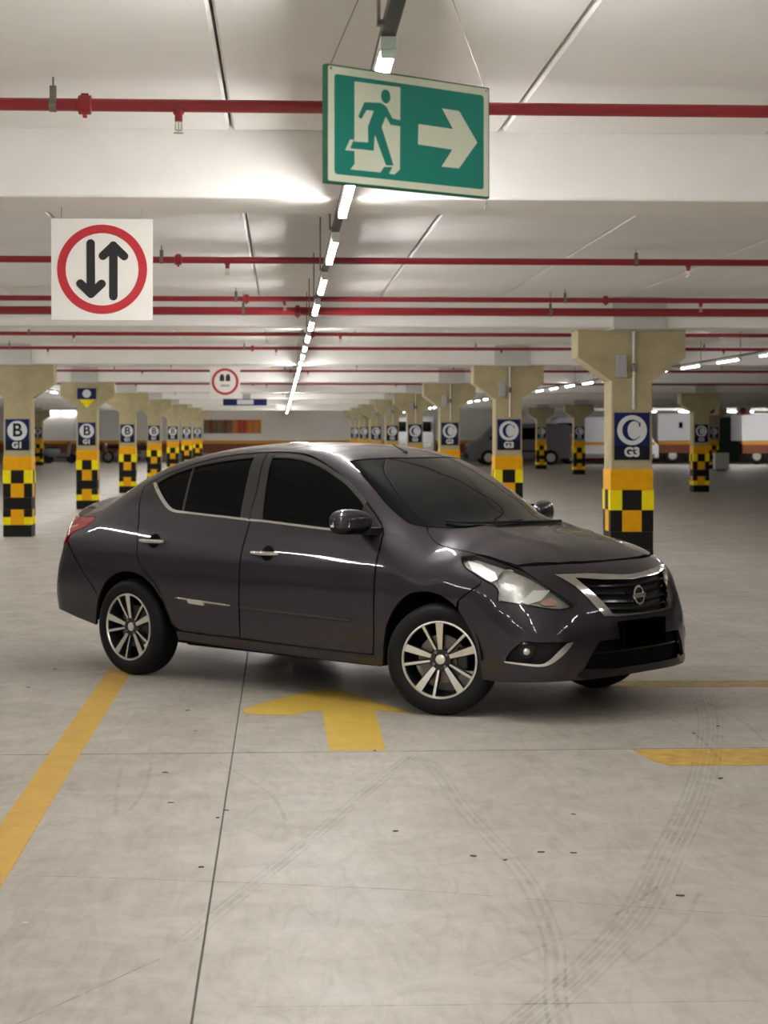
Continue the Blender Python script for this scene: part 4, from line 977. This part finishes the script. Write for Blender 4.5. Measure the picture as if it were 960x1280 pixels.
fl_ = MB().box((-1.70, -.60, .23), (1.95, .60, .30), .02).box((-2.15, -.60, .42), (-1.65, .60, .50), .02).box((-.80, -.78, .23), (.84, .78, .29), .01).box((1.60, -.62, .24), (1.98, .62, .30), .01)
fl_.obj('underbody', M['inner'], car)
MB().tube([(1.255, -.66, .31), (1.255, .66, .31)], .03, 8).tube([(-1.3, -.66, .31), (-1.3, .66, .31)], .04, 8).obj('axle', M['inner'], car)

# wipers, aerial
for pts in ([(1.33, .10, 1.052), (1.30, .30, 1.052), (1.20, .42, 1.058), (1.085, .500, 1.066)], [(1.33, -.40 + .10, 1.048), (1.365, -.05, 1.052), (1.335, .18, 1.058), (1.28, .31, 1.060)]):
    P = from_uv(to_uv(pts, 'X'), 'X'); P = P + grad(P) * .012
    MB().tube([(p[0], -p[1], p[2]) for p in P], .008, 6).obj('wiper', M['plast'], car)
ab = T(.43, -.02 + .09)
MB().lathe([(.018, 0), (.015, .008), (.008, .014)], (0, 0, 0), 'z', 12).tube([(0, 0, .008), (-.10, 0, .052)], [.0055, .003], 8).obj('aerial', M['plast'], car, True, loc=(.43, -.09, ab[2] - .002))

# wheels: built about the hub, axis along y, outer face towards -y
def wheel_meshes():
    R = .312
    ty = [(.208, -.085), (.222, -.094), (.245, -.100), (.270, -.101), (.290, -.096), (.303, -.082), (.310, -.062), (.312, -.04), (.312, .04), (.310, .062), (.303, .08), (.285, .096), (.245, .098), (.212, .085)]
    tyre = MB().lathe(ty, (0, 0, 0), 'y', 64)
    tyre.f = tyre.f[:-2]
    d = {'tyre': tyre.mesh('tyre', M['tyre'], True, .8)}
    tr = MB()
    for yy in (-.042, 0, .042):
        tr.lathe([(.3128, yy - .004), (.3132, yy - .003), (.3132, yy + .003), (.3128, yy + .004)], (0, 0, 0), 'y', 64)
    rim = MB().lathe([(.2165, -.088), (.2165, -.096), (.208, -.098), (.203, -.090)], (0, 0, 0), 'y', 64); rim.f = rim.f[:-2]
    d['rim_lip'] = rim.mesh('rim_lip', M['satin'], True, .7)
    bar = MB().lathe([(.204, -.092), (.196, -.06), (.188, .02), (.19, .08), (.205, .088)], (0, 0, 0), 'y', 48); bar.f = bar.f[:-2]
    d['barrel'] = bar.mesh('barrel', M['rimk'], True, 1.0)
    def spoke(r0, r1, w0, w1, y0, y1, t):
        m_ = MB(); sec = []
        for r_, w_, yy in ((r0, w0, y0), ((r0 + r1) / 2, (w0 + w1) * .52, (y0 + y1) / 2 - .002), (r1, w1, y1)):
            sec.append([(-w_ / 2, yy, r_), (w_ / 2, yy, r_), (w_ / 2 + .006, yy + t, r_), (-w_ / 2 - .006, yy + t, r_)])
        V = [p for q in sec for p in q]; m_.cur = 0
        F0 = [(0, 1, 5, 4), (4, 5, 9, 8)]
        F1 = [(i + a, i + (a + 1) % 4, i + 4 + (a + 1) % 4, i + 4 + a) for i in (0, 4) for a in (1, 2, 3)] + [(0, 1, 2, 3), (8, 9, 10, 11)]
        n0 = len(m_.v); m_.add(V, F0 + F1); m_.mi = [0] * len(F0) + [1] * len(F1)
        me = m_.mesh('spoke', [M['satin'], M['rimk']])
        return me
    d['wide'] = spoke(.056, .207, .022, .043, -.074, -.094, .022)
    d['thin'] = spoke(.060, .207, .011, .016, -.072, -.093, .022)
    d['hub'] = MB().lathe([(.066, -.03), (.068, -.062), (.060, -.072), (.034, -.070), (.030, -.066)], (0, 0, 0), 'y', 32).mesh('hub', M['rimk'], True, .7)
    d['cap'] = MB().lathe([(.027, -.064), (.027, -.074), (.020, -.078), (.006, -.079)], (0, 0, 0), 'y', 24).mesh('hub_cap', M['satin'], True, .7)
    d['nut'] = MB().lathe([(.009, -.060), (.009, -.076), (.005, -.080)], (0, 0, 0), 'y', 6).mesh('lug_nut', M['steel'])
    d['disc'] = MB().lathe([(.135, -.02), (.135, -.032), (.07, -.034), (.07, -.05), (.05, -.05)], (0, 0, 0), 'y', 40).mesh('brake_disc', M['rotor'], True, .6)
    d['cal'] = MB().box((.085, -.045, -.06), (.15, .0, .07), .012).mesh('brake_caliper', M['rimk'])
    return d
WM = wheel_meshes()
def wheel(x, y, rot, phase, lab):
    w_ = link('wheel', WM['tyre'], car, loc=(x, y, .312), rot=(0, 0, rot), label=lab)
    for k in ('rim_lip', 'barrel', 'hub', 'hub_cap', 'brake_disc', 'brake_caliper'):
        link(k, WM[{'hub_cap': 'cap', 'brake_disc': 'disc', 'brake_caliper': 'cal'}.get(k, k)], w_)
    for k in range(5):
        a = math.radians(phase + 72 * k)
        # rotation about y: image angle counter-clockwise seen from -y
        link('spoke', WM['wide'], w_, rot=(0, math.pi / 2 - a, 0)); link('spoke', WM['thin'], w_, rot=(0, math.pi / 2 - a - math.radians(27), 0))
    for k in range(4):
        a = math.radians(phase + 45 - 10 + 90 * k); link('lug_nut', WM['nut'], w_, loc=(.047 * math.cos(a), 0, .047 * math.sin(a)))
wheel(1.275, -.738, math.radians(25), 90, 'front wheel turned towards the camera')
wheel(-1.3, -.738, 0, 92, 'rear wheel')
wheel(1.275, .738, math.pi + math.radians(25), 40, None)
wheel(-1.3, .738, math.pi, 10, None)
# ------------------------------------------------------------------ far things by the back wall
def far_vehicle(name, x, y, rz, prof, width, m, windows, wheels, label, cat, extra=()):
    """prof: side outline (x, z); width along y; built with its near side at local y = 0"""
    e = empty(name, (x, y, 0), rz); top(e, label, cat)
    bm = bmesh.new(); n = len(prof)
    a = [bm.verts.new((p[0], 0, p[1])) for p in prof]; b = [bm.verts.new((p[0], width, p[1])) for p in prof]
    bm.faces.new(a); bm.faces.new(b[::-1])
    for i in range(n): bm.faces.new((a[(i + 1) % n], a[i], b[i], b[(i + 1) % n]))
    bmesh.ops.recalc_face_normals(bm, faces=bm.faces)
    bmesh.ops.bevel(bm, geom=[q for q in bm.edges], offset=.06, segments=3, affect='EDGES', profile=.6, clamp_overlap=True)
    me = bpy.data.meshes.new('body'); bm.to_mesh(me); bm.free(); me.materials.append(m); me.shade_smooth()
    body = link('body', me, e)
    for w_ in windows: MB().prism(w_, 'y', -.012, .02).obj('window_pane', M['glass'], e)
    for cx, r_ in wheels:
        for yy in (.02, width - .24):
            wv = MB().lathe([(r_ * .55, 0), (r_ * .95, -.02), (r_, .02), (r_, .2), (r_ * .9, .22)], (cx, yy - .05, r_), 'y', 24).obj('wheel', M['tyre'], e, True)
            MB().lathe([(r_ * .2, -.035), (r_ * .55, -.03), (r_ * .58, -.005)], (cx, yy - .05, r_), 'y', 20).obj('hub_cap', M['satin'], wv, True)
    for nm, mt, a_, b_ in extra: MB().box(a_, b_, .01).obj(nm, mt, e)
    return e
van = [(0, .30), (0, .95), (.18, 1.10), (.62, 1.24), (1.25, 1.88), (1.6, 1.96), (4.6, 1.96), (4.85, 1.85), (4.9, .35), (4.4, .28), (.4, .28)]
far_vehicle('parked_van', 8.75, 86.0, 0, van, 1.9, M['vgrey'], [[(.95, 1.22), (1.42, 1.74), (2.1, 1.76), (2.1, 1.22)], [(2.2, 1.22), (2.2, 1.76), (3.4, 1.76), (3.4, 1.22)]], ((.95, .36), (3.9, .36)), 'dark grey van parked by the far wall, seen between two C pillars', 'van', (('front_bumper', M['plast'], (-.05, .1, .30), (.08, 1.8, .55)), ('tail_lamp', M['tail'], (4.84, .05, .9), (4.92, .2, 1.4)), ('side_trim', M['plast'], (1.4, -.02, .62), (3.5, .0, .70))))
far_vehicle('parked_van', 7.0, 84.5, math.radians(84), [(x * .82, z * 1.16) for x, z in van], 1.8, M['vwhite'], [[(.9, 1.40), (1.15, 1.95), (1.7, 2.0), (1.7, 1.40)]], ((.8, .34), (3.2, .34)), 'whitish van parked end on, seen behind the third C pillar', 'van', (('number_plate', M['disc'], (-.07, .6, .5), (-.02, 1.2, .65)), ('windscreen', M['glass'], (.60, .15, 1.45), (.92, 1.65, 2.05)), ('headlamp', M['bowl'], (-.04, .1, .85), (.04, .45, 1.05)), ('headlamp', M['bowl'], (-.04, 1.35, .85), (.04, 1.7, 1.05))))
far_vehicle('parked_van', 13.2, 88.5, 0, [(0, .3), (0, 2.15), (.2, 2.3), (4.0, 2.3), (4.5, 1.9), (4.9, 1.1), (5.1, .9), (5.1, .3)], 1.9, M['vwhite'], [[(.15, 1.45), (.15, 2.0), (1.15, 2.0), (1.15, 1.45)]], ((.9, .36), (4.1, .36)), 'white van with a dark window and orange stripe, left of the red panel', 'van', (('stripe', M['stripe'], (.02, -.012, .92), (4.9, .0, 1.08)), ('skirt', M['dado'], (.1, -.01, .3), (4.9, .0, .5)), ('door_handle', M['steel'], (1.3, -.02, 1.15), (1.45, .0, 1.2))))
rp = empty('advertising_panel', (15.3, 93.5, 0)); top(rp, 'red panel with dark blue top standing left of the nearest C pillar', 'panel')
MB().box((-.2, 0, .1), (2.0, .12, 1.75), .02).obj('red_board', M['vred'], rp); MB().box((-.2, 0, 1.76), (2.0, .12, 2.2), .02).obj('blue_board', M['navy'], rp)
for x in (-.1, 1.8): MB().box((x, -.04, 0), (x + .1, .2, .12), .01).obj('foot', M['steel'], rp)
MB().box((-1.0, .02, .05), (-.75, .14, 2.2), .02).obj('red_post', M['vred'], rp)
def trailer(x, y, L_, lab, win):
    e = empty('box_trailer', (x, y, 0)); top(e, lab, 'trailer', 'white box trailers by the far wall')
    MB().box((0, 0, 1.12), (L_, 2.2, 2.5), .04).obj('box_body', M['vwhite'], e)
    MB().box((.02, -.01, .95), (L_ - .02, .05, 1.11), .01).obj('stripe', M['stripe'], e)
    MB().box((.05, .0, .52), (L_ - .05, .06, .95), .01).obj('skirt', M['brown'], e)
    if win: MB().box((1.05, -.012, 1.75), (1.25, .01, 2.05), .01).obj('window_pane', M['glass'], e)
    for cx in (.75, L_ - .9):
        w_ = MB().lathe([(.22, -.02), (.40, 0), (.40, .22), (.3, .24)], (cx, .05, .40), 'y', 24).obj('wheel', M['tyre'], e, True)
        MB().lathe([(.05, -.06), (.2, -.04), (.22, -.01)], (cx, .05, .40), 'y', 18).obj('hub_cap', M['satin'], w_, True)
trailer(18.55, 90.0, 2.7, 'white box trailer just right of the nearest C pillar', True)
trailer(22.25, 88.0, 4.6, 'white box trailer at the right picture edge', False)
for x, lab in ((15.6, 'small red and white hanging sign left of the white trailer'), (16.75, 'small red and white hanging sign near the right picture edge')):
    e = empty('hanging_sign', (x, 66.0, 2.18)); top(e, lab, 'sign')
    MB().box((-.26, 0, 0), (.26, .02, .36), .004).obj('board', M['white'], e)
    MB().lathe([(.12, -.004), (.12, .002)], (-.02, 0, .17), 'y', 20).obj('red_disc', M['ringred'], e)
    for u in (-.2, .2): MB().tube([(u, .01, .355), (u, .01, ZC - 2.18)], .006, 5).obj('hanging_wire', M['steel'], e)
pb = empty('pay_station', (17.9, 74.0, 0)); top(pb, 'small white post box below the far yellow banded pillar at the right', 'machine')
MB().box((-.30, 0, .05), (.30, .35, .72), .03).obj('cabinet', M['white'], pb); MB().box((-.2, .05, 0), (.2, .3, .06)).obj('plinth', M['steel'], pb)

# boards on the far wall above the roof of the car
db = empty('display_panel', (-4.05, 96.499, 1.50)); top(db, 'row of brown, red and orange boards on the far wall', 'panel')
cols = ['wood', 'brown', 'wood', 'wood', 'brown', 'wood', 'boro', 'bred', 'bred', 'boro', 'boro', 'boro']
for i, c in enumerate(cols): MB().box((i * .25, -.06 - .01 * (i % 2), 0), (i * .25 + .235, .0, .70), .008).obj('board', M[c], db)
MB().box((-.02, -.045, -.05), (3.02, .0, -.01)).obj('lower_rail', M['white'], db)
for i, (px, lab) in enumerate(((-13.0, 'leftmost'), (-12.2, 'middle'), (-11.35, 'rightmost'))):
    o = MB().box((0, 0, 0), (.62, .08, .20), .02).obj('wall_lamp', M['wallglow'], None, loc=(px, 96.38, 2.46)); top(o, '%s of three lit lamps on the far wall at the left' % lab, 'lamp', 'lit lamps on the far left wall')

# motorcycles, barrier and scooter at the far left
def motorbike(x, y, rz, lab, body):
    e = empty('motorcycle', (x, y, 0), rz); top(e, lab, 'motorcycle', 'motorcycles parked by the far wall')
    for cx in (-.68, .68):
        n = 24; V = []; F = []
        for k in range(n):
            a = 6.2832 * k / n
            for q in range(8):
                b = 6.2832 * q / 8; r_ = .25 + .06 * math.cos(b); V.append((cx + r_ * math.cos(a), .06 * math.sin(b), .31 + r_ * math.sin(a)))
        F = [(k * 8 + q, k * 8 + (q + 1) % 8, ((k + 1) % n) * 8 + (q + 1) % 8, ((k + 1) % n) * 8 + q) for k in range(n) for q in range(8)]
        w_ = MB().add(V, F).obj('wheel', M['tyre'], e, True); MB().lathe([(.05, -.05), (.05, .05)], (cx, 0, .31), 'y', 10).obj('hub', M['steel'], w_)
        for k in range(5):
            a = 6.2832 * k / 5; MB().tube([(cx, 0, .31), (cx + .22 * math.cos(a), 0, .31 + .22 * math.sin(a))], .012, 5).obj('spoke', M['steel'], w_)
    MB().ellipsoid((.12, 0, .80), (.30, .15, .16)).obj('fuel_tank', M[body], e, True)
    MB().ellipsoid((-.38, 0, .80), (.40, .14, .09)).obj('seat', M['plast'], e, True)
    MB().box((-.25, -.14, .30), (.25, .14, .62), .05).obj('engine', M['steel'], e)
    for yy in (-.09, .09): MB().tube([(.68, yy, .31), (.42, yy, .98)], .03, 8).obj('fork', M['steel'], e)
    MB().tube([(.34, -.36, 1.04), (.42, -.15, 1.00), (.42, .15, 1.00), (.34, .36, 1.04)], .02, 8).obj('handlebar', M['plast'], e)
    MB().ellipsoid((.54, 0, .90), (.09, .12, .11)).obj('headlamp', M['bowl'], e, True)
    MB().tube([(-.2, -.15, .33), (-.9, -.19, .45)], .05, 8).obj('exhaust', M['steel'], e)
    MB().tube([(-.1, .14, .3), (-.05, .28, .0)], .015, 6).obj('side_stand', M['steel'], e)
motorbike(-9.3, 92.5, .35, 'dark motorcycle left of the third left pillar', 'plast')
motorbike(-8.2, 95.0, .2, 'dark motorcycle directly behind the third left pillar', 'vgrey')
motorbike(-7.0, 93.0, 1.1, 'dark motorcycle right of the third left pillar', 'plast')
motorbike(2.35, 93.5, .6, 'motorcycle far behind the car roof, left of the lamp row end', 'vgrey')
motorbike(.25, 93.8, .3, 'motorcycle far behind the car roof beside the lamp row end', 'plast')
sc_ = empty('motor_scooter', (-11.0, 92.2, 0), .3); top(sc_, 'grey scooter beside the orange barrier at the far left', 'scooter')
for cx in (-.55, .58):
    MB().lathe([(.1, -.05), (.24, -.05), (.26, 0), (.24, .05), (.1, .05)], (cx, 0, .26), 'y', 20).obj('wheel', M['tyre'], sc_, True)
MB().ellipsoid((-.42, 0, .58), (.46, .19, .25)).obj('rear_body', M['ggrey'], sc_, True); MB().ellipsoid((-.38, 0, .80), (.38, .16, .08)).obj('seat', M['plast'], sc_, True)
MB().prism([(.32, .34), (.42, .34), (.55, 1.0), (.45, 1.0)], 'y', -.2, .2).obj('leg_shield', M['ggrey'], sc_); MB().box((-.15, -.16, .28), (.38, .16, .36), .02).obj('footboard', M['plast'], sc_)
MB().tube([(.40, -.33, 1.06), (.46, 0, 1.02), (.40, .33, 1.06)], .025, 8).obj('handlebar', M['plast'], sc_)
ob = empty('traffic_barrier', (-12.0, 92.6, 0)); top(ob, 'orange plastic road barrier at the far left, right of the B pillar', 'barrier')
MB().prism([(-.34, 0), (.34, 0), (.30, .18), (.20, .40), (.17, .86), (-.17, .86), (-.20, .40), (-.30, .18)], 'y', 0, .4).obj('body', M['plor'], ob)
MB().box((-.19, -.012, .50), (.19, .0, .64), .004).obj('white_band', M['white'], ob); MB().box((-.12, .1, .85), (.12, .3, .95), .03).obj('top_grip', M['plor'], ob)

# cross lamps over the far right bay
LD = lamp_meshes(M['tubeD'])
for i in range(6):
    o = empty('tube_lamp', (16.2 + 2.3 * i, 85.0, 2.527), -math.pi / 2); top(o, '%s small lit lamp above the white trailers, counted from the left' % ordinal(i + 1), 'lamp', 'lamps above the white trailers')
    link('tube', LD[0], o); link('housing', LD[1], o)
    for u in (.3, .95): MB().tube([(0, u, .03), (0, u, ZC - 2.527)], .005, 5).obj('hanger_rod', M['steel'], o)
